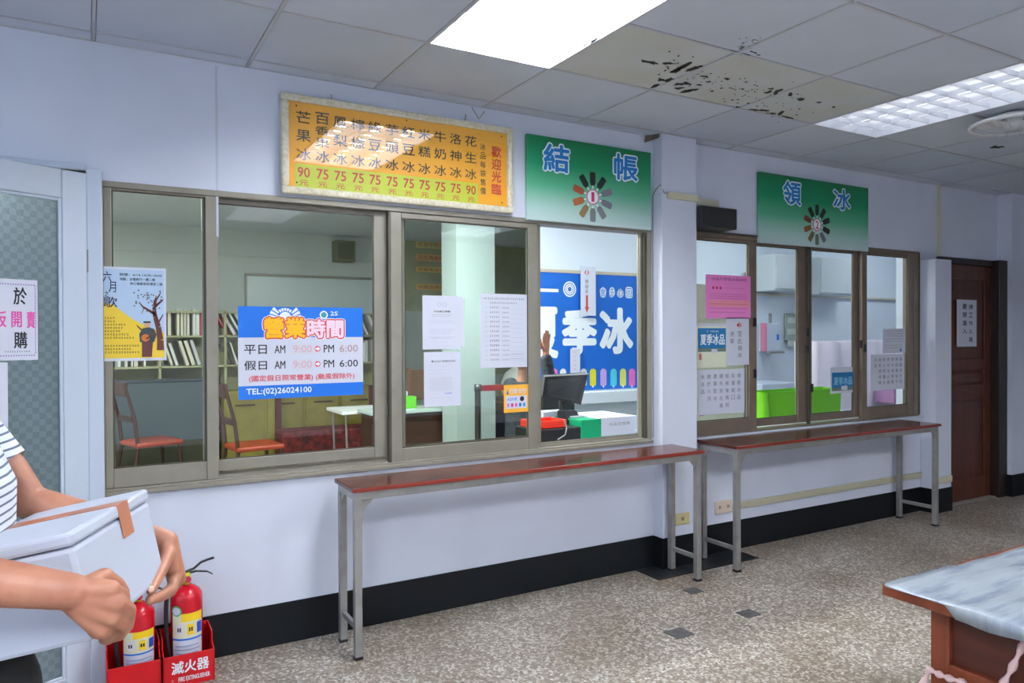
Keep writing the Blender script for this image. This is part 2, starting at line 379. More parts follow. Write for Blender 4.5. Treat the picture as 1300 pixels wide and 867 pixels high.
# mould spots on the damp tiles
mo = MB(); rnd = random.Random(3)
def blot(x, y, w, h, ang=0):
    n = 11; c = PZ(x, y, CZ-.0004); ex = PZ(x+w/2*math.cos(ang), y+w/2*math.sin(ang), CZ-.0004)-c; ey = PZ(x-h/2*math.sin(ang), y+h/2*math.cos(ang), CZ-.0004)-c
    vs = [];
    for k in range(n):
        a = 2*math.pi*k/n; q = rnd.uniform(.45, 1.35); vs.append(c+ex*math.cos(a)*q+ey*math.sin(a)*q)
    mo.add(vs, [tuple(range(n))]); mo.add([v+Vector((0, 0, .0022)) for v in vs], [tuple(range(n))])
for b in [(818, 78, 12, 3, .2), (828, 80, 16, 3, .1), (848, 81, 14, 2.4, 0), (858, 90, 20, 4, -.5), (870, 84, 22, 3.5, -.45), (878, 88, 18, 3, -.3), (884, 86, 14, 3, -.3), (850, 101, 14, 4, -.3), (840, 102, 10, 2.5, -.2), (832, 109, 12, 3, -.4),
          (862, 107, 18, 4, -.1), (872, 106, 14, 3.4, .2), (872, 116, 22, 4, -.15), (862, 112, 16, 3.5, -.1), (880, 114, 14, 3, -.1), (894, 97, 10, 2.6, 0), (899, 104, 7, 2.4, 0), (923, 100, 7, 3, 0), (904, 116, 5, 2, 0), (888, 108, 10, 2, .1),
          (975, 117, 12, 3, -.3), (986, 117, 16, 5, -.5), (979, 113, 8, 3, 0), (1003, 120, 9, 5, -.4), (1018, 126, 12, 4, -.1), (1039, 130, 8, 2.4, 0), (1058, 136, 5, 2, 0), (970, 140, 14, 4, 0), (960, 140, 18, 2.2, .1), (980, 144, 14, 2.6, .1), (992, 143, 14, 4.5, -.5), (1000, 149, 16, 2.4, .2), (938, 136, 10, 2, .1), (943, 113, 5, 1.6, 0), (958, 108, 5, 1.5, 0),
          (932, 66, 9, 3.4, .3), (943, 60, 9, 2, -.4), (956, 66, 10, 2, .3), (948, 69, 12, 1.8, .3), (963, 70, 6, 1.8, 0), (754, 52, 12, 2.2, -.6), (744, 57, 14, 1.6, -.6), (930, 127, 5, 1.6, 0), (950, 131, 5, 1.6, 0), (937, 126.5, 4, 1.5, 0), (916, 112, 6, 1.4, 0), (1265, 187, 20, 4, 0)]:
    blot(*b)
for k in range(120):
    t = rnd.random(); blot(835+t*190+rnd.gauss(0, 9), 84+t*50+rnd.gauss(0, 11), rnd.uniform(1.2, 4), rnd.uniform(.7, 1.5), rnd.uniform(-.5, .3))
for k in range(26):
    t = rnd.random(); blot(935+t*30, 62-t*12+rnd.gauss(0, 5), rnd.uniform(1.2, 4), .9, rnd.uniform(-.6, .3))
o = raw('mould_stain', mo, mat('black_mould', (58, 58, 50), .9), ceil); o['kind'] = 'stuff'; o['label'] = 'black mould spots on the damp ceiling tiles'
# ---------------------------------------------------------------- ceiling fixtures
def tube_mat(name, col, s):
    m = bpy.data.materials.new(name); m.use_nodes = True; nt = m.node_tree; nt.nodes.clear()
    o = nt.nodes.new('ShaderNodeOutputMaterial'); e = nt.nodes.new('ShaderNodeEmission'); e.inputs[0].default_value = (*col, 1); e.inputs[1].default_value = s
    nt.links.new(e.outputs[0], o.inputs[0]); return m
M_TUBE = tube_mat('fluorescent_tube', (.98, .985, 1.0), LAMP)
M_LOUV = mat('white_louvre', (225, 230, 240), .4)
def fixture(x0, y1, w, l, label, mtube, group='louvred ceiling lights'):
    y0 = y1-l; t = thing('ceiling_light', label, 'light', ((x0+x0+w)/2, (y0+y1)/2, CZ), group)
    x1 = x0+w; h = .07; e = .005; x0 += e; x1 -= e; y0 += e; y1 -= e
    hb = MB().box(x0, x1, y0, y1, CZ+h, CZ+h+.004).box(x0, x0+.004, y0, y1, CZ-.002, CZ+h).box(x1-.004, x1, y0, y1, CZ-.002, CZ+h).box(x0+.004, x1-.004, y0, y0+.004, CZ-.002, CZ+h).box(x0+.004, x1-.004, y1-.004, y1, CZ-.002, CZ+h)
    obj('housing', hb, M_LOUV, t)
    for k in range(3):
        cx = x0+(x1-x0)*(k+.5)/3; obj('tube', MB().tube([(cx, y0+.03, CZ+.044), (cx, y1-.03, CZ+.044)], .014, 10), mtube, t)
    for k in range(1, 3):
        cx = x0+(x1-x0)*k/3; obj('louvre_blade', MB().box(cx-.002, cx+.002, y0+.005, y1-.005, CZ+.001, CZ+.027), M_LOUV, t)
    for k in range(1, 10):
        cy = y0+(y1-y0)*k/10; obj('louvre_blade', MB().box(x0+.005, x1-.005, cy-.0015, cy+.0015, CZ+.0005, CZ+.027), M_LOUV, t)
    return t
LBL = {(4, 1): 'large bright louvred ceiling light at the top of the picture above the counter tables', (8, 1): 'louvred fluorescent ceiling light showing its white grid, right of the mouldy tiles',
       (4, 6): 'louvred ceiling light mirrored in the long window, back of the room', (8, 6): 'louvred ceiling light above the back of the room, beyond the fan',
       (0, 6): 'louvred ceiling light in the back left corner of the room', (0, 1): 'louvred ceiling light over the white glazed door'}
M_TUBEB = {k: tube_mat('back_fluorescent_tube', (.98, .985, 1.0), v) for k, v in LAMP_ROOM.items()}; M_TUBED = tube_mat('old_fluorescent_tube', (.96, .975, 1.0), LAMP_DIM)
for a, b in LIGHTS: fixture(gx[a+3], gy[b], PX, 2*U_, LBL[(a, b)], M_TUBED if (a, b) == (8, 1) else M_TUBE if (a, b) == (4, 1) else M_TUBEB[(a, b)])
# ================================================================ OFFICE (stands in for the mirrored customers' room) / KITCHEN behind the windows
struct('wall_mirrored_back', MB().box(X0, 6.2, 5.4, 5.5, 0, CZ+.1), M_WALLIN)  # set at the depth of the back wall mirrored in the window
struct('wall_office_left', MB().box(X0-.1, X0, T, 5.5, 0, CZ+.1), M_WALLIN)
struct('wall_banner', MB().box(3.24, 4.36, 1.78, 1.86, 0, CZ+.1), M_WALLK)
struct('wall_kitchen_back', MB().box(4.36, X1, 1.78, 1.86, 0, CZ+.1), M_WALLK)
struct('wall_office_right', MB().box(6.1, 6.2, 1.86, 5.4, 0, CZ+.1), M_WALLIN)
struct('wall_column', MB().box(P(579, 300, 2.2).x, P(628, 300, 2.2).x, 2.2, 2.5, 0, CZ), mat('pale_green_grey', (170, 186, 186), .7))
M_TUBEO = tube_mat('added_office_tube', (.97, 1.0, .95), LAMP_OFFICE_ADDED); M_TUBEK = tube_mat('kitchen_tube', (.9, .96, 1.0), LAMP_KITCHEN)
def strip(x, y, lx, ly, m, label):
    t = thing('ceiling_light', label, 'light', (x, y, CZ), 'lights of the rooms behind the windows')
    obj('housing', MB().bbox(x-lx/2, x+lx/2, y-ly/2, y+ly/2, CZ-.03, CZ+.01, .005), M_WHITE, t)
    obj('diffuser', MB().bbox(x-lx/2+.02, x+lx/2-.02, y-ly/2+.02, y+ly/2-.02, CZ-.045, CZ-.03, .004), m, t)
slab = MB().box(X0, X1, T+.001, 5.5, CZ, CZ+.03); struct('ceiling_office', slab, M_WALLK)
strip(-.9, 2.6, .3, 1.2, M_TUBEO, 'added unseen ceiling light for the office far behind the glazed door')  # this and the next lamp are added to brighten the stand-in room
strip(1.9, 1.3, 1.2, .3, M_TUBEO, 'added unseen ceiling light for the office behind the opening hours notice')
strip(3.75, .75, .8, .3, M_TUBEK, 'surface ceiling light above the cash desk')
strip(5.3, .9, 1.2, .3, M_TUBEK, 'surface ceiling light in the room behind the right window')
strip(7.6, .9, 1.2, .3, M_TUBEK, 'surface ceiling light in the far right of the back room')
# ================================================================ WINDOWS
def sash(win, x0, x1, z0, z1, sl, sr, rb, rt, y0, y1, m, mg, label=None):
    mb = MB()
    if sl: mb.bbox(x0, x0+sl, y0, y1, z0, z1, .003)
    if sr: mb.bbox(x1-sr, x1, y0, y1, z0, z1, .003)
    mb.bbox(x0+sl, x1-sr, y0+.002, y1-.002, z0, z0+rb, .003).bbox(x0+sl, x1-sr, y0+.002, y1-.002, z1-rt, z1, .003)
    s = obj('sash', mb, m, win, label=label)
    ym = (y0+y1)/2
    obj('pane', MB().box(x0+sl-.004, x1-sr+.004, ym-.002, ym+.002, z0+rb-.004, z1-rt+.004), mg, s)
    be = MB(); q = .006
    for (a, b, c, d) in [(x0+sl, x0+sl+q, z0+rb, z1-rt), (x1-sr-q, x1-sr, z0+rb, z1-rt), (x0+sl, x1-sr, z0+rb, z0+rb+q), (x0+sl, x1-sr, z1-rt-q, z1-rt)]:
        be.box(a, b, ym-.006, ym-.003, c, d)
    obj('glazing_bead', be, M_ALUD, s)
    return s
w1 = struct('window_1', MB().bbox(W1[0], W1[1], -.006, .095, 2.066, 2.092, .003).bbox(W1[0], W1[1], -.004, .095, .788, .80, .003).bbox(W1[0], .058, -.004, .095, .80, 2.066, .002).bbox(2.985, W1[1], -.006, .095, .80, 2.066, .003), M_ALU)
obj('window_sill', MB().bbox(W1[0], W1[1], -.022, -.0035, .772, .7905, .003), M_ALU, w1)
obj('sliding_track', MB().box(.058, 2.985, .030, .034, .80, .812).box(.058, 2.985, .062, .066, .80, .822).box(2.950, 2.985, .02, .028, .80, 2.066).box(2.962, 2.985, .05, .058, .80, 2.066), M_ALU, w1)
obj('track_groove', MB().box(2.965, 2.985, -.002, .018, .80, 2.066).box(1.31, 1.322, .0, .03, .80, 2.066), M_ALUD, w1)
sash(w1, .058, .505, .801, 2.066, .03, .05, .082, .008, .000, .029, M_ALU, M_GLASS)
sash(w1, .445, 1.312, .828, 2.066, .05, .067, .050, .022, .035, .060, M_ALU, M_GLASS)
sash(w1, 1.322, 2.195, .783, 2.064, .058, .062, .083, .028, .000, .029, M_ALU, M_GLASS)
sash(w1, 1.36, 2.235, .828, 2.064, .05, .05, .040, .020, .035, .060, M_ALU, M_GLASS)
w2 = struct('window_2', MB().bbox(W2[0], W2[1], -.006, .095, 2.074, 2.10, .003).bbox(W2[0], W2[1], -.004, .095, .775, .787, .003).bbox(5.765, W2[1], -.006, .095, .787, 2.074, .003), M_BRZ)
obj('window_sill', MB().bbox(W2[0]+.02, 5.849, -.03, -.0035, .758, .7755, .003), M_WHITE, w2)
obj('dark_edge', MB().box(5.815, 5.833, -.009, -.0055, .787, 2.09).box(4.49, 4.505, -.001, .02, .79, 2.07), M_ALUD, w2)
sash(w2, 3.365, 3.955, .787, 2.074, .03, .075, .085, .02, .000, .029, M_BRZ, M_GLASSK)
sash(w2, 3.92, 4.492, .800, 2.074, .05, .075, .052, .022, .035, .060, M_BRZ, M_GLASSK)
sash(w2, 4.494, 5.115, .800, 2.074, .075, .062, .052, .022, .035, .060, M_BRZ, M_GLASSK)
sash(w2, 5.100, 5.762, .787, 2.074, .062, .075, .085, .028, .000, .029, M_BRZ, M_GLASSK)
for x, z in [(3.935, 1.52), (3.935, 1.17), (4.47, 1.45), (4.47, 1.33), (4.52, 1.05), (5.08, 1.36), (5.135, 1.33)]:
    obj('latch', MB().bbox(x-.014, x+.010, -.010, .001, z-.03, z+.03, .003), M_BLACK, w2)
# ================================================================ LEFT GLAZED DOOR (ajar) AND ITS POST
trim = struct('trim_1', MB().bbox(-.002, .054, -.045, .08, 0, 2.125, .004).bbox(-.92, -.002, -.02, .08, 2.125, 2.15, .004).bbox(-.97, -.92, -.02, .08, 0, 2.15, .004), M_WHITE)
door = bpy.data.objects.new('door_1', None); COL.objects.link(door); door['kind'] = 'structure'
DA = math.radians(27.1); DL = .86
door.location = (.008, -.036, 0)
DU = Vector((-math.cos(DA), -math.sin(DA), 0)); DN = Vector((math.sin(DA), -math.cos(DA), 0))
RD = Matrix(((DU.x, -DN.x, 0), (DU.y, -DN.y, 0), (0, 0, 1)))      # local x along the leaf, local y into it
def dbox(name, parts, m, parent=door, b=.004):
    mb = MB()
    for (a0, a1, c0, c1, z0, z1) in parts:
        t = MB().bbox(a0, a1, c0, c1, z0, z1, b); mb.add([RD @ q + Vector(door.location) for q in t.v], t.f)
    return obj(name, mb, m, parent)
dbox('door_leaf', [(0, .105, 0, .036, .02, 2.108), (DL-.105, DL, 0, .036, .02, 2.108), (.105, DL-.105, 0, .036, 1.992, 2.108), (.105, DL-.105, 0, .036, .02, .075)], M_WHITE)
dbox('glazing_bead', [(.105, .118, .004, .012, .075, 1.992), (DL-.118, DL-.105, .004, .012, .075, 1.992), (.118, DL-.118, .004, .012, 1.98, 1.992), (.118, DL-.118, .004, .012, .075, .087)], M_WHITE, b=.003)
def hammered():
    m = bpy.data.materials.new('patterned_glass'); m.use_nodes = True; nt = m.node_tree; p = nt.nodes['Principled BSDF']
    tc = nt.nodes.new('ShaderNodeTexCoord'); mp = nt.nodes.new('ShaderNodeMapping'); mp.inputs['Rotation'].default_value = (0, 0, -DA)
    nt.links.new(tc.outputs['Object'], mp.inputs['Vector'])
    sp = nt.nodes.new('ShaderNodeSeparateXYZ'); nt.links.new(mp.outputs[0], sp.inputs[0])
    cb = nt.nodes.new('ShaderNodeCombineXYZ'); nt.links.new(sp.outputs['X'], cb.inputs['X']); nt.links.new(sp.outputs['Z'], cb.inputs['Y']); cb.inputs['Z'].default_value = .013
    ck = nt.nodes.new('ShaderNodeTexChecker'); ck.inputs['Scale'].default_value = 42; nt.links.new(cb.outputs[0], ck.inputs['Vector'])
    ck.inputs['Color1'].default_value = lin((122, 142, 152)); ck.inputs['Color2'].default_value = lin((142, 162, 172))
    nt.links.new(ck.outputs['Color'], p.inputs['Base Color']); p.inputs['Roughness'].default_value = .3; p.inputs['Transmission Weight'].default_value = .55
    n = nt.nodes.new('ShaderNodeTexNoise'); n.inputs['Scale'].default_value = 90; nt.links.new(tc.outputs['Object'], n.inputs['Vector'])
    ad = nt.nodes.new('ShaderNodeMath'); ad.operation = 'ADD'; nt.links.new(n.outputs['Fac'], ad.inputs[0]); nt.links.new(ck.outputs['Fac'], ad.inputs[1])
    bp = nt.nodes.new('ShaderNodeBump'); bp.inputs['Strength'].default_value = .35; bp.inputs['Distance'].default_value = .004
    nt.links.new(ad.outputs[0], bp.inputs['Height']); nt.links.new(bp.outputs[0], p.inputs['Normal']); return m
dbox('pane', [(.106, DL-.106, .014, .019, .076, 1.991)], hammered(), b=.0005)
dbox('door_handle', [(DL-.08, DL-.03, -.05, 0, .98, 1.02)], M_STEEL)
for z in (.35, 1.75): dbox('hinge', [(-.012, .012, -.006, .012, z-.05, z+.05)], M_STEEL)
# notices on the door glass (they swing with the leaf but are loose sheets of paper)
def dpt(a, z, out): q = RD @ Vector((a, .014-out, z)); return q+Vector(door.location)
def dsheet(name, label, a0, a1, z0, z1, out=.002):
    t = thing(name, label, 'paper', dpt((a0+a1)/2, (z0+z1)/2, out)); mb = MB()
    vs = [dpt(a, z, out+o) for o in (0, .0008) for a, z in ((a0, z0), (a1, z0), (a1, z1), (a0, z1))]
    obj('sheet', mb.add(vs, [(0, 1, 2, 3), (7, 6, 5, 4), (0, 4, 5, 1), (1, 5, 6, 2), (2, 6, 7, 3), (3, 7, 4, 0)]), M_PAPER, t)
    return t, face(dpt(a1, z0, out+.0008), -DU, (0, 0, 1), DN, a1-a0, z1-z0, t)
M_PINK = mat('magenta_ink', (222, 80, 168), .6); M_LILAC = mat('lilac_ink', (142, 124, 180), .6)
t, f = dsheet('notice', 'white notice with black and pink Chinese characters on the glazed door', .194, .60, 1.352, 1.66)
f.text('於', .795, .69, .905, .90, M_INK, .02); f.text('開', .775, .41, .86, .60, M_PINK, .02); f.text('賣', .905, .40, .975, .605, M_PINK, .02); f.text('購', .795, .15, .905, .35, M_INK, .02)
f.text('店', .55, .69, .66, .90, M_INK, .02); f.text('販', .62, .41, .73, .60, M_PINK, .02); f.text('選', .55, .15, .66, .35, M_INK, .02)
for k in range(44):
    a = .03+.93*k/43; f.rect(a, .93, a+.012, .945, M_LILAC); f.rect(a, .05, a+.012, .065, M_LILAC)
for k in range(32): f.rect(.975, .08+.84*k/31, .985, .095+.84*k/31, M_LILAC)
r_ = random.Random(5); f.scribble(.05, .095, .93, .12, M_GREY, r_)
t, f = dsheet('notice', 'plain white sheet taped below the notice on the glazed door', .30, .52, .98, 1.345)
f.scribble(.1, .5, .8, .52, M_LGREY, r_); f.scribble(.1, .6, .8, .62, M_LGREY, r_)
# ================================================================ DOOR 2 (brown wooden, far right)
d2 = bpy.data.objects.new('door_2', None); COL.objects.link(d2); d2['kind'] = 'structure'; d2.location = (6.5, .02, 0)
dl = MB(); A, B, ZT = 6.095, 6.885, 2.02
yF, yR = -.012, .0
dl.box(A, B, .004, .04, .012, ZT)
for (a, b, c, d) in [(A, A+.10, .012, ZT), (B-.10, B, .012, ZT), (A+.10, B-.10, .012, .20), (A+.10, B-.10, .90, 1.0), (A+.10, B-.10, 1.12, 1.22), (A+.10, B-.10, 1.90, ZT)]:
    dl.bbox(a, b, -.012, .006, c, d, .004)
obj('door_leaf', dl, M_DOORW, d2)
for (z0, z1) in [(.24, .86), (1.02, 1.10)]:
    obj('door_panel', MB().bbox(A+.13, B-.13, -.008, .004, z0, z1, .006), M_DOORW, d2)
arch = [(A+.13, 1.26), (B-.13, 1.26), (B-.13, 1.70)] + [((A+B)/2+((B-A)/2-.13)*math.cos(t), 1.70+.15*math.sin(t)) for t in [math.pi*k/12 for k in range(1, 12)]] + [(A+.13, 1.70)]
obj('door_panel', MB().prism(arch, (0, .004, 0), (1, 0, 0), (0, 0, 1), (0, -1, 0), .012), M_DOORW, d2)
obj('door_frame', MB().bbox(B, 7.018, -.085, .09, 0, 2.075, .004).bbox(6.078, B, -.03, .09, ZT+.005, 2.075, .004).bbox(6.078, 6.093, -.03, .09, 0, 2.02, .003), M_FRAMEW, d2)
obj('door_handle', MB().lathe([(.012, 0), (.012, .02), (.026, .03), (.028, .045), (.018, .058), (.0, .06)], (A+.05, -.012, 1.0), 16, Matrix.Rotation(math.pi/2, 3, 'X')), mat('brass', (170, 140, 70), .3, .8), d2, True)
obj('threshold', MB().bbox(6.09, 6.90, -.06, .03, .0005, .011, .003), mat('pale_threshold', (150, 144, 136), .5), d2)
# ================================================================ WALL SIGNS
sg = thing('menu_board', 'yellow ice menu board with cream frame, prices in red on lime strip', 'sign', (1.4, 0, 2.33))
x0, x1, z0, z1 = .78, 2.014, 2.103, 2.568
fw = .034; M_BFR = mat('cream_gilt_frame', (222, 219, 200), .35, noise=.12, nscale=60, dark=(202, 194, 160))
fr = MB().bbox(x0, x1, -.045, -.002, z1-fw, z1, .008).bbox(x0, x1, -.045, -.002, z0, z0+fw, .008).bbox(x0, x0+fw, -.045, -.002, z0+fw, z1-fw, .008).bbox(x1-fw, x1, -.045, -.002, z0+fw, z1-fw, .008)
obj('frame', fr, M_BFR, sg)
mol = MB()
for k in range(60):
    a = x0+.02+(x1-x0-.04)*k/59
    for z in (z0+.5*fw, z1-.5*fw): mol.bbox(a-.006, a+.006, -.0465, -.044, z-.007, z+.007, .001)
for k in range(20):
    z = z0+.04+(z1-z0-.08)*k/19
    for a in (x0+.5*fw, x1-.5*fw): mol.bbox(a-.007, a+.007, -.0465, -.044, z-.006, z+.006, .001)
mo_ = raw('frame_moulding', mol, M_BFR, sg); mo_['kind'] = 'stuff'
M_ORANGE = mat('orange_print', (252, 184, 16), .5)
obj('panel', MB().box(x0+fw, x1-fw, -.030, -.012, z0+fw, z1-fw), M_ORANGE, sg)
ac = glass('acrylic_cover', (1, 1, 1), 2.3)
obj('acrylic_cover', MB().box(x0+fw, x1-fw, -.0345, -.0325, z0+fw, z1-fw), ac, sg)
pf = wface(x0+fw, z0+fw, x1-fw, z1-fw, -.030, sg); W_ = pf.w
fx = lambda px, py=200: (P(px, py, -.03).x-pf.O.x)/W_
M_LIME = mat('lime_print', (206, 222, 60), .5)
pf.rect(fx(374.5), .0, fx(606.6), .275, M_LIME, .0004)
cols = ['芒果冰', '百香果冰', '鳳梨冰', '檸檬冰', '綠豆冰', '芋頭冰', '紅豆冰', '米糕冰', '牛奶冰', '洛神冰', '花生冰']
cpx = [385.5, 409.4, 432, 454.5, 476, 497.8, 518.7, 538.9, 558.8, 578.5, 597.7]
for s_, px in zip(cols, cpx):
    c = fx(px); hw = .0285
    ys = [.17, .39, .61] if len(s_) == 3 else [.155, .30, .445, .61]
    for ch, y in zip(s_, ys):
        hh = .068 if len(s_) == 3 or y in (.155, .61) else .052
        pf.text(ch, c-hw, 1-y-hh, c+hw, 1-y+hh, M_INK, .012)
    pr = '90' if s_ in ('芒果冰', '花生冰') else '75'
    pf.text(pr, c-.024, 1-.82-.058, c+.024, 1-.82+.058, M_RED, .022); pf.text('元', c-.018, 1-.945-.030, c+.018, 1-.945+.030, M_RED, .02)
for k, ch in enumerate('冰品每袋售價'): y = .225+.118*k; pf.text(ch, fx(613)-.014, 1-y-.045, fx(613)+.014, 1-y+.045, M_INK, .012)
for k, ch in enumerate('歡迎光臨'): y = .265+.17*k; pf.text(ch, fx(630)-.024, 1-y-.072, fx(630)+.024, 1-y+.072, M_RED, .03)
for a, b in [(.03, .95), (.97, .95), (.03, .05), (.5, .97), (.97, .05)]: pf.disc(a, b, .004, M_INK, .006, 8, 'screw_head')
obj('wall_hook', MB().tube([(P(420, 125).x, -.004, 2.572), (P(420, 125).x, -.012, 2.60)], .004, 6), M_STEEL, sg)
obj('wall_hook', MB().tube([(P(590, 150).x, -.004, 2.572), (P(590, 150).x, -.012, 2.61)], .004, 6), M_STEEL, sg)
# green boards
M_BLUEC = mat('blue_lettering', (20, 120, 196), .45); M_WPRINT = mat('white_print', (232, 240, 246), .45)
def green(px, chars, num, wheel, label, light):
    Y = -.03; x0, z0, x1, z1 = prect(px, Y)
    t = thing('counter_sign', label, 'sign', ((x0+x1)/2, 0, (z0+z1)/2), 'green counter signs')
    m = ramp_mat('green_gradient_'+num, 2, z0-(z0+z1)/2, z1-(z0+z1)/2, [(0, (188, 212, 212)), (.16, (168, 204, 196)), (.42, (84, 172, 134)), (.68, (16, 138, 92)), (1, (6, 112, 66))], .3, 0)
    obj('panel', MB().bbox(x0, x1, Y, Y+.024, z0, z1, .002), m, t)
    f = wface(x0, z0, x1, z1, Y, t)
    def R(a, b, c, d): q, s = P(a, b, Y), P(c, d, Y); return ((q.x-x0)/f.w, (s.z-z0)/f.h, (s.x-x0)/f.w, (q.z-z0)/f.h)
    for ch, r in chars:
        a, b, c, d = R(*r); ex, ez = .006/f.w, .006/f.h
        f.text(ch, a, b, c, d, M_WPRINT, 0, .0006, 'lettering', .0135); f.text(ch, a+.009/f.w, b+.009/f.h, c-.009/f.w, d-.009/f.h, M_BLUEC, 0, .0012, 'lettering', .0042)
    c = P(*wheel, Y); ca, cb_ = (c.x-x0)/f.w, (c.z-z0)/f.h
    R1, R0, wd = .145, .066, .020
    pc = [(22, 26, 28), (30, 40, 44), (118, 116, 128), (112, 110, 124), (112, 116, 122), (108, 112, 112), (134, 108, 70), (160, 92, 56), (150, 74, 48), (16, 30, 26)] if num == '1' else [(14, 26, 22), (18, 34, 28), (16, 34, 28), (22, 36, 30), (108, 110, 122), (96, 108, 96), (104, 92, 50), (138, 80, 30), (120, 50, 32), (12, 26, 20)]
    for k, col in enumerate(pc):
        th = math.pi/2 - k*math.pi/5; u = Vector((math.cos(th), math.sin(th))); v = Vector((-u.y, u.x)); m_ = mat('lolly_%s_%d' % (num, k), col, .5)
        pts = [(R0, -wd*.6), (R0+.018, -wd), (R1-.006, -wd), (R1, -wd+.006), (R1, wd-.006), (R1-.006, wd), (R0+.018, wd), (R0, wd*.6)]
        f.poly([(ca+(u.x*a+v.x*b)/f.w, cb_+(u.y*a+v.y*b)/f.h) for a, b in pts], m_, .0008, 'printed_lolly')
        f.poly([(ca+(u.x*a+v.x*b)/f.w, cb_+(u.y*a+v.y*b)/f.h) for a, b in [(.04, -.004), (R0, -.004), (R0, .004), (.04, .004)]], M_WPRINT, .0009, 'printed_stick')
        f.disc(ca+u.x*.040/f.w, cb_+u.y*.040/f.h, .009, M_PINK2, .001, 10)
    f.disc(ca, cb_, .043, M_PINK2, .0011); f.disc(ca, cb_, .038, M_WPRINT, .0014)
    f.text(num, ca-.011/f.w*(1 if num == '1' else 1.5), cb_-.028/f.h, ca+.011/f.w*(1 if num == '1' else 1.5), cb_+.028/f.h, M_REDN, .0 if num == '1' else .02, .002)
M_PINK2 = mat('pink_ring', (206, 120, 150), .5); M_REDN = mat('crimson_number', (196, 40, 96), .5)
green([(669.5, 170.3), (826, 193), (669.5, 278.8), (827, 291.9)], [('結', (688, 178.6, 724.4, 222.7)), ('帳', (777.6, 191.7, 811, 233.5))], '1', (752.5, 250.1), 'green counter sign with ten lollies round the number 1, beside the menu board', 1)
green([(964.5, 218.3), (1102.5, 238.4), (964.5, 307.6), (1102.5, 319.3)], [('領', (993, 226.6, 1018, 263.3)), ('冰', (1056.9, 237, 1080.4, 269.5))], '2', (1037.2, 285.4), 'green counter sign with the number 2 above the right window', 2)
# opening hours notice on the glass of sash 2
GY2 = .034                                  # in front of the rear panes
def sheet(name, label, px, Y, m=M_PAPER, group=None, cat='paper', th=.0012):
    x0, z0, x1, z1 = prect(px, Y); t = thing(name, label, cat, ((x0+x1)/2, Y, (z0+z1)/2), group)
    obj('sheet', MB().box(x0, x1, Y, Y+th, z0, z1), m, t); return t, wface(x0, z0, x1, z1, Y, t)
M_SKYB = mat('bright_blue_print', (10, 110, 214), .4)
t, f = sheet('opening_hours_sign', 'blue and white opening hours sign stuck on the long window', [(302.5, 388.5), (460.5, 391), (302, 507.5), (461, 501)], .042, M_PAPER, cat='sign')
f.rect(0, .665, 1, 1, M_SKYB, .0003); f.rect(0, 0, 1, .145, M_SKYB, .0003)
M_YEL = mat('yellow_print', (250, 186, 10), .4); M_CRIM = mat('crimson_outline', (206, 60, 70), .4); M_PALEPINK = mat('pale_pink_print', (240, 214, 228), .4)
for k in range(11):
    th = math.pi*(k+.5)/11; u = Vector((math.cos(th), math.sin(th))); v = Vector((-u.y, u.x)); c0 = (.36, .87)
    f.poly([(c0[0]+(u.x*a+v.x*b)/f.w, c0[1]+(u.y*a+v.y*b)/f.h) for a, b in [(.04, -.0035), (.075, -.008), (.075, .008), (.04, .0035)] if c0[1]+(u.y*a+v.y*b)/f.h < 1.2], M_WPRINT, .0006, 'printed_ray') if c0[1]+u.y*.083/f.h <= .999 else f.poly([(c0[0]+(u.x*a+v.x*b)/f.w, c0[1]+(u.y*a+v.y*b)/f.h) for a, b in [(.036, -.003), (min(.075, .05), -.006), (min(.075, .05), .006), (.036, .003)]], M_WPRINT, .0006, 'printed_ray')
f.disc(.36, .88, .028, M_WPRINT, .0007); f.disc(.67, .915, .020, M_WPRINT, .0006); f.disc(.67, .915, .014, mat('teal_print', (60, 150, 160), .4), .0008)
f.text('2S', .725, .91, .785, .955, M_WPRINT, .03, .0008)
for s_, a0, b0, a1, b1, mf in [('營業', .19, .655, .52, .885, M_YEL), ('時間', .53, .655, .835, .865, M_PALEPINK)]:
    ex, ey = .022, .030
    f.text(s_, a0-.016, b0-.022, a1+.016, b1+.022, M_WPRINT, 0, .0010, 'lettering', .0125); f.text(s_, a0-.010, b0-.014, a1+.010, b1+.014, M_CRIM, 0, .0014, 'lettering', .0090); f.text(s_, a0, b0, a1, b1, mf, 0, .0019, 'lettering', .0036)
M_FAINT = mat('faded_pink_print', (214, 170, 186), .6); M_FAINTG = mat('faint_correction', (206, 208, 220), .7)
for y, wd_, last in [(.535, '平日', 0), (.365, '假日', 1)]:
    f.text(wd_, .045, y-.05, .215, y+.05, M_INK, .015); f.text('AM', .275, y-.042, .358, y+.042, M_INK, .015)
    f.rect(.41, y-.062, .58, y+.055, M_FAINTG, .0004); f.text('9:00', .42, y-.040, .570, y+.040, M_FAINT, .012)
    f.disc(.617, y, .014, M_CRIM, .0006); f.poly([(.60, y-.012), (.618, y-.012), (.618, y-.028), (.638, y), (.618, y+.028), (.618, y+.012), (.60, y+.012)], M_WPRINT, .0010)
    f.text('PM', .668, y-.042, .752, y+.042, M_INK, .015)
    if last: f.text('6:00', .80, y-.040, .955, y+.040, M_INK, .012)
    else: f.rect(.79, y-.062, .965, y+.055, M_FAINTG, .0004); f.text('6:00', .80, y-.040, .955, y+.040, mat('grey_pink_print', (170, 146, 158), .6), .015)
f.text('(國定假日照常營業) (颱風假除外)', .08, .18, .925, .255, M_CRIM, .02)
f.text('TEL:(02)26024100', .06, .035, .565, .115, M_WPRINT, .028)
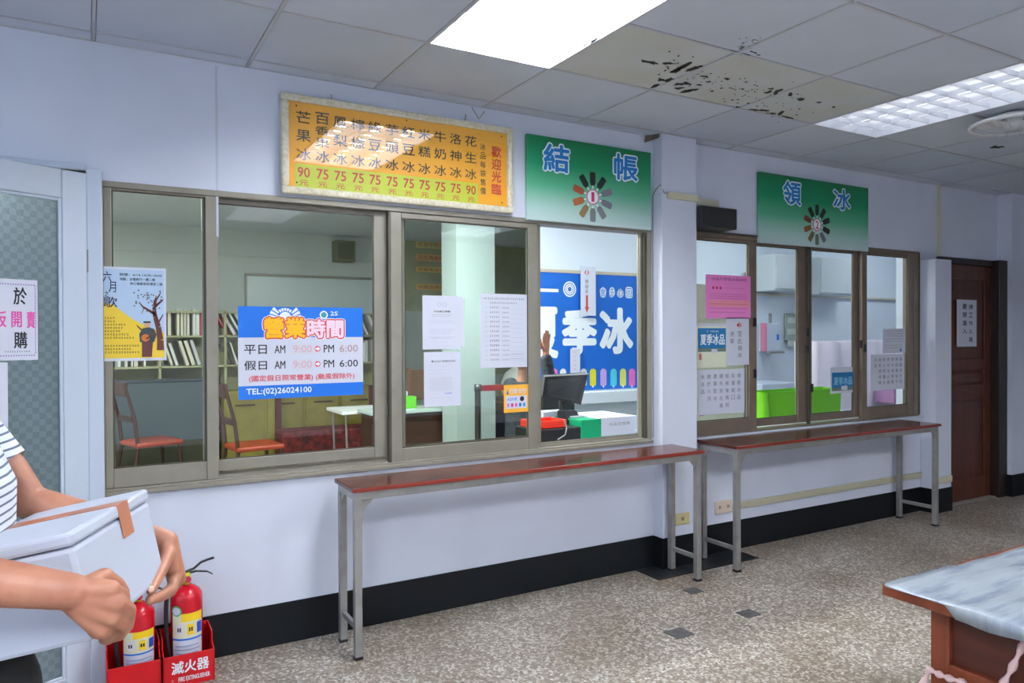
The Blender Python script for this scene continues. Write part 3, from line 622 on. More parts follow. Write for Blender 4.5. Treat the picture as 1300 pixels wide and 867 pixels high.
# recital poster
t, f = sheet('event_poster', 'blue and yellow song recital poster with a tree and a guitarist, left window', [(131, 338), (211, 341), (131, 459), (211, 457)], -.003, M_PAPER, cat='poster')
M_PALEB = mat('pale_blue_print', (176, 200, 226), .5)
f.rect(.0, .03, .965, .975, M_PALEB, .0003)
M_SUNY = mat('yellow_poster_print', (232, 200, 60), .5)
f.poly([(.0, .03), (.965, .03), (.965, .30), (.70, .36), (.45, .45), (.30, .52), (.15, .60), (.0, .62)], M_SUNY, .0005)
for ch, a0, b0, a1, b1 in [('六', .0, .84, .13, .95), ('月', .09, .73, .20, .84), ('之', .02, .68, .09, .74), ('歌', .0, .57, .22, .68)]: f.text(ch, a0, b0, a1, b1, mat('navy_ink', (24, 34, 66), .5), .01)
f.text('時間：6/14 14:00-18:00', .26, .905, .93, .935, M_INK, .012); f.text('地點：台電銀行一樓二樓', .26, .857, .82, .888, M_INK, .012); f.text('林口電廠宿舍禮堂二樓', .42, .812, .94, .842, M_INK, .012)
rr = random.Random(9)
for k, (y, wd) in enumerate([(.445, .2), (.41, .2), (.375, .36), (.34, .3), (.305, .28), (.27, .42), (.235, .47), (.15, .56), (.115, .46), (.08, .56)]): f.scribble(.02, y, wd, y+.024, M_INK, rr, .0008, .9)
M_BARK = mat('bark_print', (84, 40, 36), .5)
def limb(pts, w0, w1, m, lf=.0009):
    n = len(pts)
    for i in range(n-1):
        a, b = Vector(pts[i]), Vector(pts[i+1]); d = (b-a).normalized(); v = Vector((-d.y, d.x)); wa = w0+(w1-w0)*i/(n-1); wb = w0+(w1-w0)*(i+1)/(n-1)
        f.poly([a-v*wa, a+v*wa, b+v*wb, b-v*wb], m, lf)
limb([(.90, .11), (.90, .22), (.87, .36), (.82, .47), (.80, .58), (.84, .68)], .06, .018, M_BARK)
limb([(.82, .50), (.72, .54), (.62, .58), (.56, .63)], .018, .006, M_BARK); limb([(.81, .58), (.88, .62), (.95, .66)], .018, .008, M_BARK); limb([(.72, .26), (.60, .33), (.52, .38)], .016, .006, M_BARK); limb([(.84, .66), (.90, .72), (.91, .76)], .012, .004, M_BARK); limb([(.88, .42), (.95, .50)], .012, .006, M_BARK)
limb([(.64, .57), (.60, .50)], .006, .003, M_BARK)
for k in range(34): f.disc(.48+.46*rr.random(), .52+.24*rr.random(), .0035, mat('leaf_print', (96, 104, 120), .5), .0011, 6)
M_FIG = mat('dark_green_coat_print', (44, 56, 60), .5)
f.poly([(.57, .20), (.80, .20), (.84, .28), (.80, .34), (.72, .36), (.62, .35), (.56, .29)], M_FIG, .0013); f.poly([(.60, .04), (.76, .04), (.78, .20), (.60, .20)], M_BARK, .0013)
f.disc(.69, .385, .011, mat('face_print', (216, 158, 136), .5), .0014, 14); f.poly([(.63, .405), (.75, .405), (.74, .425), (.63, .425)], M_FIG, .0016)
f.disc(.66, .245, .016, mat('guitar_print', (196, 110, 48), .5), .0016, 16); f.poly([(.66, .24), (.80, .30), (.81, .29), (.68, .225)], M_BARK, .0017)
# papers on the sash with the list
rp = random.Random(21)
def lines(f, ys, m, a0=.1, a1=.9, h=.012, dens=.7, jitter=.25):
    for y in ys:
        w_ = rp.uniform(0, jitter); f.scribble(a0+w_*.3, y, a1-w_*.7, y+h, m, rp, .0006, dens)
t, f = sheet('notice', 'curling white certificate notice taped above another sheet, middle window', [(536, 375), (585, 376), (537, 443.5), (585, 443)], -.0035)
obj('sheet', MB().box(f.O.x+f.w-.004, f.O.x+f.w+.022, -.003, -.0022, f.O.z+.012, f.O.z+f.h-.006), mat('shaded_paper', (206, 214, 224), .7), t)
f.text('○○', .38, .80, .62, .88, M_LGREY, .0); f.text('冰品衛生檢驗', .28, .69, .72, .725, M_INK, .02); lines(f, [.64, .61], M_GREY, .2, .8); lines(f, [.52, .48, .36, .33], M_LGREY, .1, .95, .02); lines(f, [.29, .22, .20], M_GREY, .15, .85); lines(f, [.12, .06], M_LGREY, .25, .8)
t, f = sheet('notice', 'white printed letter sheet under the certificate notice, middle window', [(538, 447), (585, 446.5), (538.5, 516.5), (584.5, 515)], -.0035)
f.text('■冰品外帶價目說明', .2, .81, .85, .85, M_GREY, .01); lines(f, [.76, .72, .66, .60], M_LGREY, .08, .8)
for k in range(12): lines(f, [.30+.02*k], M_LGREY, .1, .85, .014, .9, .2)
f.text('冰品部', .55, .22, .75, .255, M_SKYB, .0); lines(f, [.15], M_LGREY, .1, .9)
t, f = sheet('price_list', 'white typed price list sheet, topmost right on the middle window', [(610, 373), (669.5, 373.5), (610, 467), (668.5, 466)], -.0035, cat='paper')
f.scribble(.07, .92, .93, .95, M_GREY, rp, .0006, 1); f.scribble(.2, .865, .8, .89, M_GREY, rp, .0006, 1)
for k in range(12):
    y = .80-.064*k
    f.scribble(.09, y, .15, y+.022, M_LGREY, rp, .0006, 1); f.scribble(.2, y, .42, y+.028, M_INK if k in (7, 8, 9) else M_GREY, rp, .0006, 1); f.scribble(.46, y, .62, y+.022, M_GREY, rp, .0006, .9)
    f.rect(.64, y-.010, .93, y-.007, M_LGREY)
    if k > 9: f.rect(.64, y+.018, .93, y+.022, M_GREY)
t, f = sheet('payment_notice', 'small orange-edged payment notice at the lower corner of the middle window', [(639.5, 488.5), (670.5, 488), (640, 524), (670.5, 522.5)], -.004, mat('orange_card', (240, 178, 60), .5), cat='sign')
f.rect(.08, .14, .94, .60, M_PAPER, .0004); f.text('行動支付', .22, .68, .92, .86, M_PAPER, .02); f.poly([(.1, .66), (.2, .66), (.15, .84)], M_SKYB, .0008)
f.text('冰品外帶', .12, .42, .52, .54, M_SKYB, .01); f.disc(.74, .48, .014, M_INK, .001, 12)
for k, c in enumerate([(206, 120, 190), (196, 60, 130), (220, 90, 140), (30, 110, 200), (40, 150, 200)]): f.rect(.12+.165*k, .2, .22+.165*k, .33, mat('pay_icon_%d' % k, c, .5), .0008)
# right window papers
t, f = sheet('notice', 'pink printed notice on the left pane of the right window', [(896, 349), (953, 350), (896, 404), (953, 404.5)], -.0045, mat('pink_paper', (238, 138, 206), .6))
f.text('冰品外帶保冰袋說明', .12, .87, .90, .945, mat('plum_ink', (140, 50, 110), .6), .0)
for k in range(3): f.disc(.16+.08*k, .70, .010, M_REDN, .0008, 12)
f.rect(.08, .27, .97, .42, mat('orange_stripe', (236, 150, 160), .6), .0004); lines(f, [.69], M_REDN, .34, .95, .02); lines(f, [.55, .50, .45, .32, .22, .13], mat('plum_ink', (140, 50, 110), .6), .06, .96, .022, 1, .1)
t, f = sheet('notice', 'blue shop leaflet with pale lower half on the left pane of the right window', [(884.5, 411), (921.5, 411), (884.5, 467), (921.5, 466)], -.0045, mat('cream_paper', (226, 230, 206), .6), cat='poster')
M_TEAL = mat('teal_blue_print', (30, 120, 176), .5)
f.rect(.0, .94, 1, 1, M_PAPER, .0004); f.rect(.04, .44, 1, .90, M_TEAL, .0004); f.text('夏季冰品', .12, .52, .95, .76, M_WPRINT, .03, .0009); f.scribble(.35, .80, .75, .85, M_WPRINT, rp, .0009); f.rect(.04, .36, 1, .44, mat('green_grey_print', (110, 130, 116), .6), .0005); f.rect(.5, .34, .7, .42, M_PAPER, .0006)
f.rect(.08, .18, .16, .32, mat('brick_print', (196, 110, 90), .6), .0006)
t, f = sheet('notice', 'white vertical notice with a red number badge, right window', [(922.5, 403), (951, 403), (922.5, 463.5), (950.5, 463)], -.0045)
f.disc(.55, .84, .020, M_RED, .0007, 16); f.text('2', .47, .79, .63, .89, M_PAPER, .02, .0012)
for k, ch in enumerate('至此領冰'): f.text(ch, .48, .60-.15*k, .68, .71-.15*k, M_GREY, .01)
for k, ch in enumerate('憑單'): f.text(ch, .15, .60-.15*k, .32, .70-.15*k, M_GREY, .01)
t, f = sheet('notice', 'white handwritten notice of vertical columns, lowest on the left pane of the right window', [(886, 469), (945, 469), (886, 526), (945, 524.5)], -.0045)
for i, s_ in enumerate(['本冰品', '請於六月', '憑單取冰', '請先到左邊', '結帳後再到', '右邊窗口', '領取冰品']):
    for k, ch in enumerate(s_): f.text(ch, .06+.13*i, .80-.165*k, .135+.13*i, .90-.165*k, M_GREY, .008)
t, f = sheet('notice', 'small blue shop leaflet on the third pane of the right window', [(1054, 466.5), (1084.5, 465.5), (1054.5, 500), (1084.5, 498)], .042, mat('grey_white_paper', (200, 206, 216), .6), cat='poster')
f.rect(.06, .22, .97, .80, M_TEAL, .0004); f.text('夏季冰品', .14, .32, .90, .62, mat('light_blue_print', (140, 196, 226), .6), .03, .0009); f.rect(.06, .10, .97, .22, mat('green_grey_print', (110, 130, 116), .6), .0005); f.rect(.45, .12, .7, .28, M_PAPER, .0007)
t, f = sheet('notice', 'small typed white notice, upper sheet on the rightmost pane', [(1120.5, 417), (1149, 417), (1120.5, 448.5), (1149, 448)], -.0045)
lines(f, [.88, .78, .68, .55, .45, .3, .2], M_GREY, .06, .95, .04, 1, .1); f.disc(.8, .12, .012, M_SKYB, .001, 10)
t, f = sheet('notice', 'white handwritten notice of vertical columns, lower sheet on the rightmost pane', [(1105, 450), (1148, 449), (1106, 496.5), (1148, 493)], -.0045)
for i, s_ in enumerate(['冰品', '自取請排隊', '每人限購冰', '售完為止謝', '請勿插隊喔', '請自備袋子', '謝謝合作呀']):
    for k, ch in enumerate(s_): f.text(ch, .10+.125*i, .80-.16*k, .175+.125*i, .90-.16*k, M_GREY, .008)
# notice on the brown door
t, f = sheet('notice', 'white vertical notice taped to the dark wooden door', [(1214.5, 380), (1239.5, 381), (1215, 440), (1240, 440)], -.0245)
for k, ch in enumerate('請工作人員'): f.text(ch, .60, .80-.175*k, .80, .90-.175*k, M_INK, .02)
for k, ch in enumerate('嚴禁進入'): f.text(ch, .28, .80-.175*k, .50, .91-.175*k, M_INK, .02)
t.location.y = t.location.y
# ================================================================ small wall fittings
q0 = P(887, 266, -.13); q1 = P(938, 296, -.13)
sp_ = thing('wall_speaker', 'small black box speaker on the ledge above the right window', 'speaker', (3.47, -.07, 2.113))
obj('cabinet', MB().bbox(3.325, 3.63, -.13, -.008, 2.112, 2.245, .006), M_BLACK, sp_); obj('grille', MB().bbox(3.335, 3.62, -.134, -.1295, 2.122, 2.235, .002), mat('speaker_cloth', (30, 31, 34), .9, bump=.3, bscale=300), sp_)
obj('ledge', MB().box(3.32, 3.97, -.014, -.001, 2.101, 2.112), M_ALUD, wall_front)
def tray(name, label, pts, h, d, m, grp=None):
    t = thing(name, label, 'cable duct', pts[0], grp); mb = MB()
    for a, b in zip(pts[:-1], pts[1:]):
        a, b = Vector(a), Vector(b)
        if abs(a.z-b.z) < .05: mb.bbox(min(a.x, b.x), max(a.x, b.x), a.y-d, a.y, a.z-h/2, a.z+h/2, .003)
        else: mb.bbox(a.x-h/2, a.x+h/2, a.y-d, a.y, min(a.z, b.z), max(a.z, b.z), .003)
    o = obj('duct', mb, m, t); return t
a = P(846, 248, -.085); b = P(884, 252, -.085)
tray('cable_duct', 'short cream cable duct across the white pillar', [(3.07, -.0855, a.z), (3.315, -.0855, a.z)], .042, .02, M_CREAM)
a = P(890, 257, 0); tray('cable_duct', 'short cream cable duct right of the pillar above the black speaker', [(3.325, -.0005, a.z), (P(910, 260).x, -.0005, a.z)], .045, .02, M_CREAM)
obj('cable', MB().tube([(3.032, -.006, 2.3), (3.031, -.03, 2.33), (3.033, -.075, 2.355), (3.05, -.089, a.z+.01), (3.08, -.092, a.z+.005)], .004, 6), M_STEEL, wall_front)
obj('cable', MB().tube([(3.030, -.006, 2.3), (3.030, -.006, 1.6), (3.030, -.006, .80)], .004, 6), mat('grey_cable', (150, 152, 158), .5), wall_front)
tray('cable_duct', 'long beige cable duct low on the wall under the right counter table', [(3.72, -.0005, .292), (5.848, -.0005, .270)], .046, .018, mat('beige_duct', (186, 184, 160), .5))
tray('cable_duct', 'end of the beige cable duct on the pilaster beside the brown door', [(5.852, -.1255, .262), (6.06, -.1255, .262)], .05, .018, M_CREAM)
tray('conduit_pipe', 'thin cream conduit rising from the pilaster to the ceiling', [(P(1191, 300, -.001).x, -.0005, 2.036), (P(1191, 300, -.001).x, -.0005, CZ-.002)], .024, .02, M_CREAM)
def outlet(label, px, Y, m, n):
    x0, z0, x1, z1 = prect(px, Y); t = thing('wall_socket', label, 'socket', ((x0+x1)/2, Y, (z0+z1)/2)); obj('plate', MB().bbox(x0, x1, Y-.012, Y-.0005, z0, z1, .004), m, t)
    for k in range(n):
        c = x0+(x1-x0)*(k+.5)/n; obj('slot', MB().box(c-.008, c-.004, Y-.0135, Y-.0115, (z0+z1)/2-.01, (z0+z1)/2+.01).box(c+.004, c+.008, Y-.0135, Y-.0115, (z0+z1)/2-.01, (z0+z1)/2+.01), M_BLACK, t)
outlet('yellowed wall socket on the white wall behind the first counter table', [(856, 652), (874, 650), (856, 666.5), (874, 664.5)], -.0855, mat('yellowed_plastic', (196, 188, 142), .5), 1)
outlet('pinkish cream double socket at the start of the long cable duct', [(907, 636), (928, 633.5), (907, 652.5), (928, 649.5)], 0, mat('pinkish_plastic', (206, 190, 176), .5), 2)
cw = obj('hanging_wire', MB().tube([P(599, 136, -.004), P(603, 143, -.02), P(608, 151, -.03), P(612, 146, -.02), P(615, 141, -.008)], .0025, 6), M_STEEL, wall_front)
# damaged ceiling corner by the pillar
obj('torn_board', MB().add([P(819, 172, -.02), P(827, 171, -.05), P(840, 169, -.07), P(836, 175, -.06), P(822, 180, -.02), P(818, 181, -.01)], [(0, 1, 2, 3, 4, 5)]), mat('torn_brown_board', (92, 84, 78), .9), ceil)
# ================================================================ COUNTER TABLES
def counter(label, xa, xb, yb_, yf, zt, notch=0):
    t = thing('counter_table', label, 'table', ((xa+xb)/2, (yb_+yf)/2, 0), 'narrow counter tables along the wall')
    obj('table_top', MB().bbox(xa, xb, yf, yb_, zt-.020, zt, .003), M_TOP, t)
    obj('edge_band', MB().bbox(xa-.001, xb+.001, yf-.0015, yf+.002, zt-.019, zt-.001, .001), M_TOPEDGE, t)
    L = .034; lo, hi = .012, zt-.021
    e = .0135
    fr = MB(); z0_, z1_ = zt-.021-.036, zt-.0205
    fr.bbox(xa+e, xb-e, yf+e, yf+e+.022, z0_, z1_, .002).bbox(xa+e, xb-e, yb_-e-.022, yb_-e, z0_, z1_, .002).bbox(xa+e, xa+e+.022, yf+e+.021, yb_-e-.021, z0_, z1_, .001).bbox(xb-e-.022, xb-e, yf+e+.021, yb_-e-.021, z0_, z1_, .001)
    obj('frame', fr, M_STEEL, t)
    e = .012; hi = z0_+.003
    for x in (xa+e, xb-e-L):
        for y in (yf+e, yb_-e-L):
            l = obj('leg', MB().bbox(x, x+L, y, y+L, lo, hi, .003), M_STEEL, t)
            obj('rubber_foot', MB().bbox(x-.002, x+L+.002, y-.002, y+L+.002, .0007, .016, .003), M_BLACK, l)
        obj('stretcher', MB().bbox(x+.008, x+L-.008, yf+e+L, yb_-e-L, .125, .15, .003), M_STEEL, t)
    for x, sx in ((xa+e+L, 1), (xb-e-L, -1)):
        obj('gusset', MB().prism([(0, 0), (.055*sx, 0), (0, -.055)], (x, yf+e+.006, z0_), (1, 0, 0), (0, 0, 1), (0, 1, 0), .004), M_STEEL, t)
        if sx > 0: obj('gusset', MB().prism([(0, 0), (.05, 0), (0, -.05)], (xa+e+.006, yb_-e-L, z0_), (0, -1, 0), (0, 0, 1), (1, 0, 0), .004), M_STEEL, t)
    return t
counter('long narrow red-brown counter table on grey steel legs under the long window', 1.0, 3.10, -.094, -.372, .767)
counter('second narrow red-brown counter table on grey steel legs under the right window', 3.365, 5.50, -.034, -.372, .767)
# ================================================================ FIRE EXTINGUISHERS
M_XR = mat('extinguisher_red', (190, 12, 32), .22); M_TR = mat('tray_red_paint', (200, 8, 22), .35)
def stand(label, xa, xb, writing):
    t = thing('extinguisher_stand', label, 'stand', ((xa+xb)/2, -.13, 0), 'red extinguisher stands'); yf, yb_ = -.225, -.03; h, hb = .132, .186
    obj('front_panel', MB().bbox(xa, xb, yf, yf+.004, .002, h, .002), M_TR, t); obj('back_panel', MB().bbox(xa, xb, yb_-.004, yb_, .002, hb, .001), M_TR, t); obj('base', MB().box(xa+.004, xb-.004, yf+.004, yb_-.004, .002, .008), M_TR, t)
    for x in (xa, xb-.004):
        sd = MB().prism([(yf, .004), (yb_, .004), (yb_, hb), (yf+.06, hb), (yf+.06, h+.016), (yf+.02, h), (yf, h)], (x, 0, 0), (0, 1, 0), (0, 0, 1), (1, 0, 0), .004)
        obj('side_panel', sd, M_TR, t)
    if writing:
        f = wface(xa, .002, xb, h, yf, t)
        f.text('滅火器', .16, .42, .88, .80, M_WPRINT, .03); f.text('FIRE EXTINGUISHER', .29, .16, .90, .30, M_WPRINT, .03); f.scribble(.15, .16, .25, .26, mat('pale_red_print', (230, 150, 150), .5), rp, .0006)
    return t
stand('right red extinguisher stand lettered in white', .253, .449, True); stand('left red extinguisher stand without lettering, next to the door post', .052, .245, False)
def ext(label, cx, cy, r, zb, zs, handle=True, disc=False, ang=0):
    t = thing('fire_extinguisher', label, 'fire extinguisher', (cx, cy, zb), 'red fire extinguishers')
    prof = [(r*.9, 0), (r, .012), (r, zs-zb-.05)] + [(r*math.cos(a)*.82+r*.18 if a < 1.2 else r*math.cos(a)+.012, zs-zb-.05+.05*math.sin(a)) for a in (.35, .7, 1.05, 1.3)] + [(.022, zs-zb+.004), (.0, zs-zb+.006)]
    obj('cylinder', MB().lathe(prof, (cx, cy, zb), 36), M_XR, t, True)
    # wrap-round label facing the camera
    th0 = math.atan2(CAM.y-cy, CAM.x-cx)
    def arc(name, a0, a1, z0, z1, m, lift):
        n = 18; mb = MB(); vs = []
        for k in range(n+1):
            a = th0+ang+a0+(a1-a0)*k/n
            for z in (z0, z1): vs.append((cx+(r+lift)*math.cos(a), cy+(r+lift)*math.sin(a), z))
        mb.add(vs, [(2*k, 2*k+2, 2*k+3, 2*k+1) for k in range(n)]); o = raw(name, mb, m, t); o.data.shade_smooth(); return o
    L0, L1 = zb+.035, zs-.10
    if L1-L0 < .1: L0 = L1-.18
    H = L1-L0
    arc('label', -.95, 1.1, L0, L1, M_PAPER, .0008); arc('label_band', -.95, 1.1, L1-.42*H, L1, mat('label_cream', (222, 220, 190), .4), .0012); arc('label_band', -.3, 1.1, L1-.14*H, L1, mat('label_yellow', (246, 206, 30), .4), .0014)
    arc('label_band', -.95, 1.1, L1-.46*H, L1-.43*H, M_SKYB, .0015)
    for k, (a, c) in enumerate([(-.45, (225, 215, 225)), (.25, (240, 200, 40)), (.85, (40, 80, 190))]):
        arc('label_mark', a-.2, a+.2, L1-.37*H, L1-.18*H, mat('label_badge_%d' % k, c, .4), .0018)
    for a in (-.52, -.38, .18, .32): arc('label_mark', a-.045, a+.045, L1-.31*H, L1-.24*H, M_INK, .0022)
    rl = random.Random(int(cx*100))
    for k in range(7):
        z = L0+.04*H+.065*H*k; arc('small_print', -.85+.2*rl.random(), .95-.3*rl.random(), z, z+.02*H, mat('label_blue_grey', (150, 160, 200), .5), .0018)
    if disc:
        n = 18; mb = MB()
        for rr_, mm, lf in ((.022, mat('seal_green', (70, 170, 110), .4), .003), (.0165, M_PAPER, .004)):
            vs = [];
            for k in range(n):
                a = 2*math.pi*k/n; th = th0-.62+rr_*math.cos(a)/r; vs.append((cx+(r+lf)*math.cos(th), cy+(r+lf)*math.sin(th), L1+.012+rr_*math.sin(a)))
            raw('inspection_seal', MB().add(vs, [tuple(range(n))]), mm, t)
    # valve, gauge, handle levers, hose
    obj('valve', MB().lathe([(.013, 0), (.013, .02), (.017, .022), (.017, .05), (.010, .055)], (cx, cy, zs), 16), mat('valve_yellow', (206, 196, 40), .4), t, True)
    g = MB().lathe([(.013, 0), (.013, .012), (.0, .012)], (cx+.004, cy-.016, zs+.030), 14, Matrix.Rotation(math.pi/2, 3, 'X')); obj('pressure_gauge', g, mat('gauge_red', (170, 40, 60), .3), t)
    h = MB(); u = Vector((math.cos(.1), math.sin(.1), 0))
    c0 = Vector((cx, cy, zs+.05))
    def lever(pts, wd, th):
        o_ = []; n = len(pts); v = Vector((-u.y, u.x, 0))*wd
        for (a, z) in pts: q = c0+u*a+Vector((0, 0, z)); o_ += [q-v, q+v, q+v+Vector((0, 0, th)), q-v+Vector((0, 0, th))]
        fs = [(0, 3, 2, 1), tuple(4*(n-1)+i for i in range(4))]
        for i in range(n-1):
            for k in range(4): j = (k+1) % 4; fs.append((4*i+k, 4*i+j, 4*i+4+j, 4*i+4+k))
        h.add(o_, fs)
    lever([(-.025, .0), (.03, .012), (.06, .034), (.085, .040), (.112, .044)], .008, .006); lever([(-.025, -.005), (.04, .0), (.085, -.010), (.105, -.024)], .008, .005)
    obj('handle', h, M_BLACK, t)
    hs = [(cx-.012, cy-.012, zs+.03), (cx-.045, cy-.03, zs+.035), (cx-r-.012, cy-.03, zs-.02), (cx-r-.018, cy-.03, zs-.12), (cx-r-.012, cy-.028, zs-.22), (cx-r+.0, cy-.03, max(zb+.02, zs-.33))]
    pts = []
    for i in range(len(hs)-1):
        a, b = Vector(hs[i]), Vector(hs[i+1]); p0 = Vector(hs[max(i-1, 0)]); p3 = Vector(hs[min(i+2, len(hs)-1)])
        for k in range(5): s = k/5; pts.append(.5*((2*a)+(b-p0)*s+(2*p0-5*a+4*b-p3)*s*s+(3*a-p0-3*b+p3)*s**3))
    pts.append(Vector(hs[-1])); obj('hose', MB().tube(pts, .009, 8), M_BLACK, t, True)
    return t
ext('red fire extinguisher with a green round seal, right one of the pair', .352, -.125, .0635, .0085, .385, True, True)
ext('red fire extinguisher half hidden by the hand and box, left one of the pair', .168, -.125, .0635, .0085, .345)
# ================================================================ FOREGROUND TABLE
TX0, TX1, TY1, TY0, TZ = 1.888, 3.25, -2.270, -2.99, .75
tb = thing('wooden_table', 'red-brown wooden table under a white plastic sheet in the lower right corner', 'table', ((TX0+TX1)/2, (TY0+TY1)/2, 0))
obj('table_top', MB().bbox(TX0, TX1, TY0, TY1, TZ-.03, TZ, .004), M_TABW, tb)
ins = .085; lw = .05
for x in (TX0+ins, TX1-ins-lw):
    for y in (TY0+ins, TY1-ins-lw): obj('leg', MB().bbox(x, x+lw, y, y+lw, .0007, TZ-.03, .004), M_TABW, tb)
M_PANEL = wood('dark_recessed_panel', (58, 22, 14), (84, 36, 22), .4, 3, 1)
for x in (TX0+ins+.018, TX1-ins-.030): obj('side_panel', MB().box(x, x+.012, TY0+ins+lw, TY1-ins-lw, .56, TZ-.03), M_PANEL, tb)
for y in (TY0+ins+.018, TY1-ins-.030): obj('side_panel', MB().box(TX0+ins+lw, TX1-ins-lw, y, y+.012, .56, TZ-.03), M_PANEL, tb)
for x in (TX0+ins, TX1-ins-.03): obj('rail', MB().bbox(x, x+.03, TY0+ins+lw, TY1-ins-lw, .515, .56, .003), M_TABW, tb)
for y in (TY0+ins, TY1-ins-.03): obj('rail', MB().bbox(TX0+ins+lw, TX1-ins-lw, y, y+.03, .515, .56, .003), M_TABW, tb)
def plastic():
    m = bpy.data.materials.new('white_plastic_film'); m.use_nodes = True; nt = m.node_tree; p = nt.nodes['Principled BSDF']
    tc = nt.nodes.new('ShaderNodeTexCoord'); mp = nt.nodes.new('ShaderNodeMapping'); mp.inputs['Scale'].default_value = (3, 16, 3); mp.inputs['Rotation'].default_value = (0, 0, .6); nt.links.new(tc.outputs['Object'], mp.inputs['Vector'])
    n = nt.nodes.new('ShaderNodeTexNoise'); n.inputs['Scale'].default_value = 1.4; n.inputs['Detail'].default_value = 4; nt.links.new(mp.outputs[0], n.inputs['Vector'])
    r = nt.nodes.new('ShaderNodeValToRGB'); r.color_ramp.elements[0].color = lin((92, 102, 126)); r.color_ramp.elements[1].color = lin((134, 143, 152)); r.color_ramp.elements[0].position = .28; r.color_ramp.elements[1].position = .52
    nt.links.new(n.outputs['Fac'], r.inputs['Fac']); nt.links.new(r.outputs['Color'], p.inputs['Base Color']); p.inputs['Roughness'].default_value = .22
    bp = nt.nodes.new('ShaderNodeBump'); bp.inputs['Strength'].default_value = .35; bp.inputs['Distance'].default_value = .01; nt.links.new(n.outputs['Fac'], bp.inputs['Height']); nt.links.new(bp.outputs[0], p.inputs['Normal']); return m
M_FILM = plastic()
mb = MB(); nx, ny = 46, 26; rw = random.Random(4)
def fz(x, y): return TZ+.0035+.0022*math.sin(9*x+21*y)+.0014*math.sin(31*x-13*y)+.0006*math.sin(57*y)
ex0, ey1 = TX0-.004, TY1-.012
vs = []; cols_ = []
xs = [TX0+.0]+[TX0+.02+(TX1-TX0+.0-.02)*i/nx for i in range(nx+1)]
for i in range(nx+3):
    for j in range(ny+1):
        y = ey1-(ey1-TY0-.0)*j/ny
        # i=0,1: the skirt hanging over the left edge (only from a third of the way along)
        if i == 0: q = Vector((TX0-.006, y, TZ-.032+.003*math.sin(40*y) if y < TY1-.19 else TZ-.002))
        elif i == 1: q = Vector((TX0-.005, y, fz(TX0, y)-.003))
        else:
            x = TX0+(TX1-TX0)*(i-2)/nx; yy = y if j else y-.012*((x-TX0)/1.0)*1.2 if x > TX0+.35 else y; q = Vector((x, yy, fz(x, yy)))
        vs.append(q)
fs = [(i*(ny+1)+j, i*(ny+1)+j+1, (i+1)*(ny+1)+j+1, (i+1)*(ny+1)+j) for i in range(nx+2) for j in range(ny)]
cl = obj('plastic_sheet', mb.add(vs, fs), M_FILM, None, True, loc=((TX0+TX1)/2, (TY0+TY1)/2, TZ+.004)); tag(cl, 'white plastic sheet covering the wooden table at lower right', 'tablecloth')
md = cl.modifiers.new('thickness', 'SOLIDIFY'); md.thickness = .0012; md.offset = 1
# twisted corner of the sheet, tied round the leg
M_TWIST = mat('translucent_pink_plastic', (206, 176, 178), .3)
lx, ly = TX0+ins, TY1-ins
def PXp(x, y, X): d = ray(x, y); return CAM + d*(X/d.x)
tw = MB(); XF = TX0+ins-.018
base = [Vector((XF, TY1-.50, .70)), PXp(1300, 816, XF), PXp(1288, 842, XF), PXp(1276, 864, XF), PXp(1262, 884, XF), PXp(1240, 880, XF), PXp(1222, 866, XF)]
base2 = [PXp(1222, 866, XF), PXp(1205, 861, XF-.006), PXp(1192, 856, XF-.006), PXp(1180, 850, XF-.004), PXp(1172, 868, XF), PXp(1170, 890, XF)]
pp = []
for bs in (base, base2):
    for i in range(len(bs)-1):
        for k in range(5): pp.append(bs[i].lerp(bs[i+1], k/5))
rs = [.0075+.003*math.sin(i*1.3) for i in range(len(pp))]
tb2 = obj('twisted_tie', tw.tube(pp, rs, 8), M_TWIST, cl, True)
# red laminate strip of a neighbouring board beyond the sheet's far edge is the table's own top showing
# ================================================================ CEILING FAN
fc = Vector((4.47, -1.36, 2.60))
fan = thing('ceiling_fan', 'white round ceiling fan with ring guard beside the louvred light', 'fan', (fc.x, fc.y, CZ))
M_FAN = mat('white_fan_plastic', (206, 208, 212), .35)
ring = [fc+Vector((.21*math.cos(a), .21*math.sin(a), 0)) for a in [2*math.pi*k/40 for k in range(40)]]
obj('ring_guard', MB().tube(ring, .012, 8, closed=True), M_FAN, fan, True)
gd = MB()
for k in range(20):
    a = 2*math.pi*k/20; gd.tube([fc+Vector((.05*math.cos(a), .05*math.sin(a), -.035)), fc+Vector((.15*math.cos(a), .15*math.sin(a), -.03)), fc+Vector((.21*math.cos(a), .21*math.sin(a), 0))], .0018, 5)
g_ = obj('guard_wires', gd, M_FAN, fan); g_['kind'] = 'stuff'
obj('motor', MB().lathe([(.045, 0), (.055, .015), (.055, .05), (.03, .062), (.0, .062)], (fc.x, fc.y, fc.z-.02), 20), M_FAN, fan, True)
obj('ceiling_plate', MB().lathe([(.09, 0), (.09, .010), (.05, .022), (.0, .022)][::-1], (fc.x, fc.y, CZ-.0225), 24), M_FAN, fan, True)
for k in range(3):
    a = 2*math.pi*k/3+.3; u = Vector((math.cos(a), math.sin(a), 0)); v = Vector((-u.y, u.x, .25)).normalized()
    obj('blade', MB().prism([(.05, -.02), (.12, -.055), (.18, -.05), (.19, 0), (.17, .05), (.10, .04), (.05, .02)], fc+Vector((0, 0, .005)), u, v, u.cross(v), .003), M_FAN, fan)
# ================================================================ BEHIND THE WINDOWS: long-window reflection of the customers' room, built solid, and things seen through glass
M_OLIVE = mat('olive_cream_paint', (168, 170, 128), .6, noise=.1, nscale=3); M_SLATE = mat('slate_grey_panel', (66, 82, 88), .6)
M_SEAT = mat('orange_red_vinyl', (158, 62, 36), .4); M_DKW = mat('dark_brown_wood', (62, 38, 28), .5)
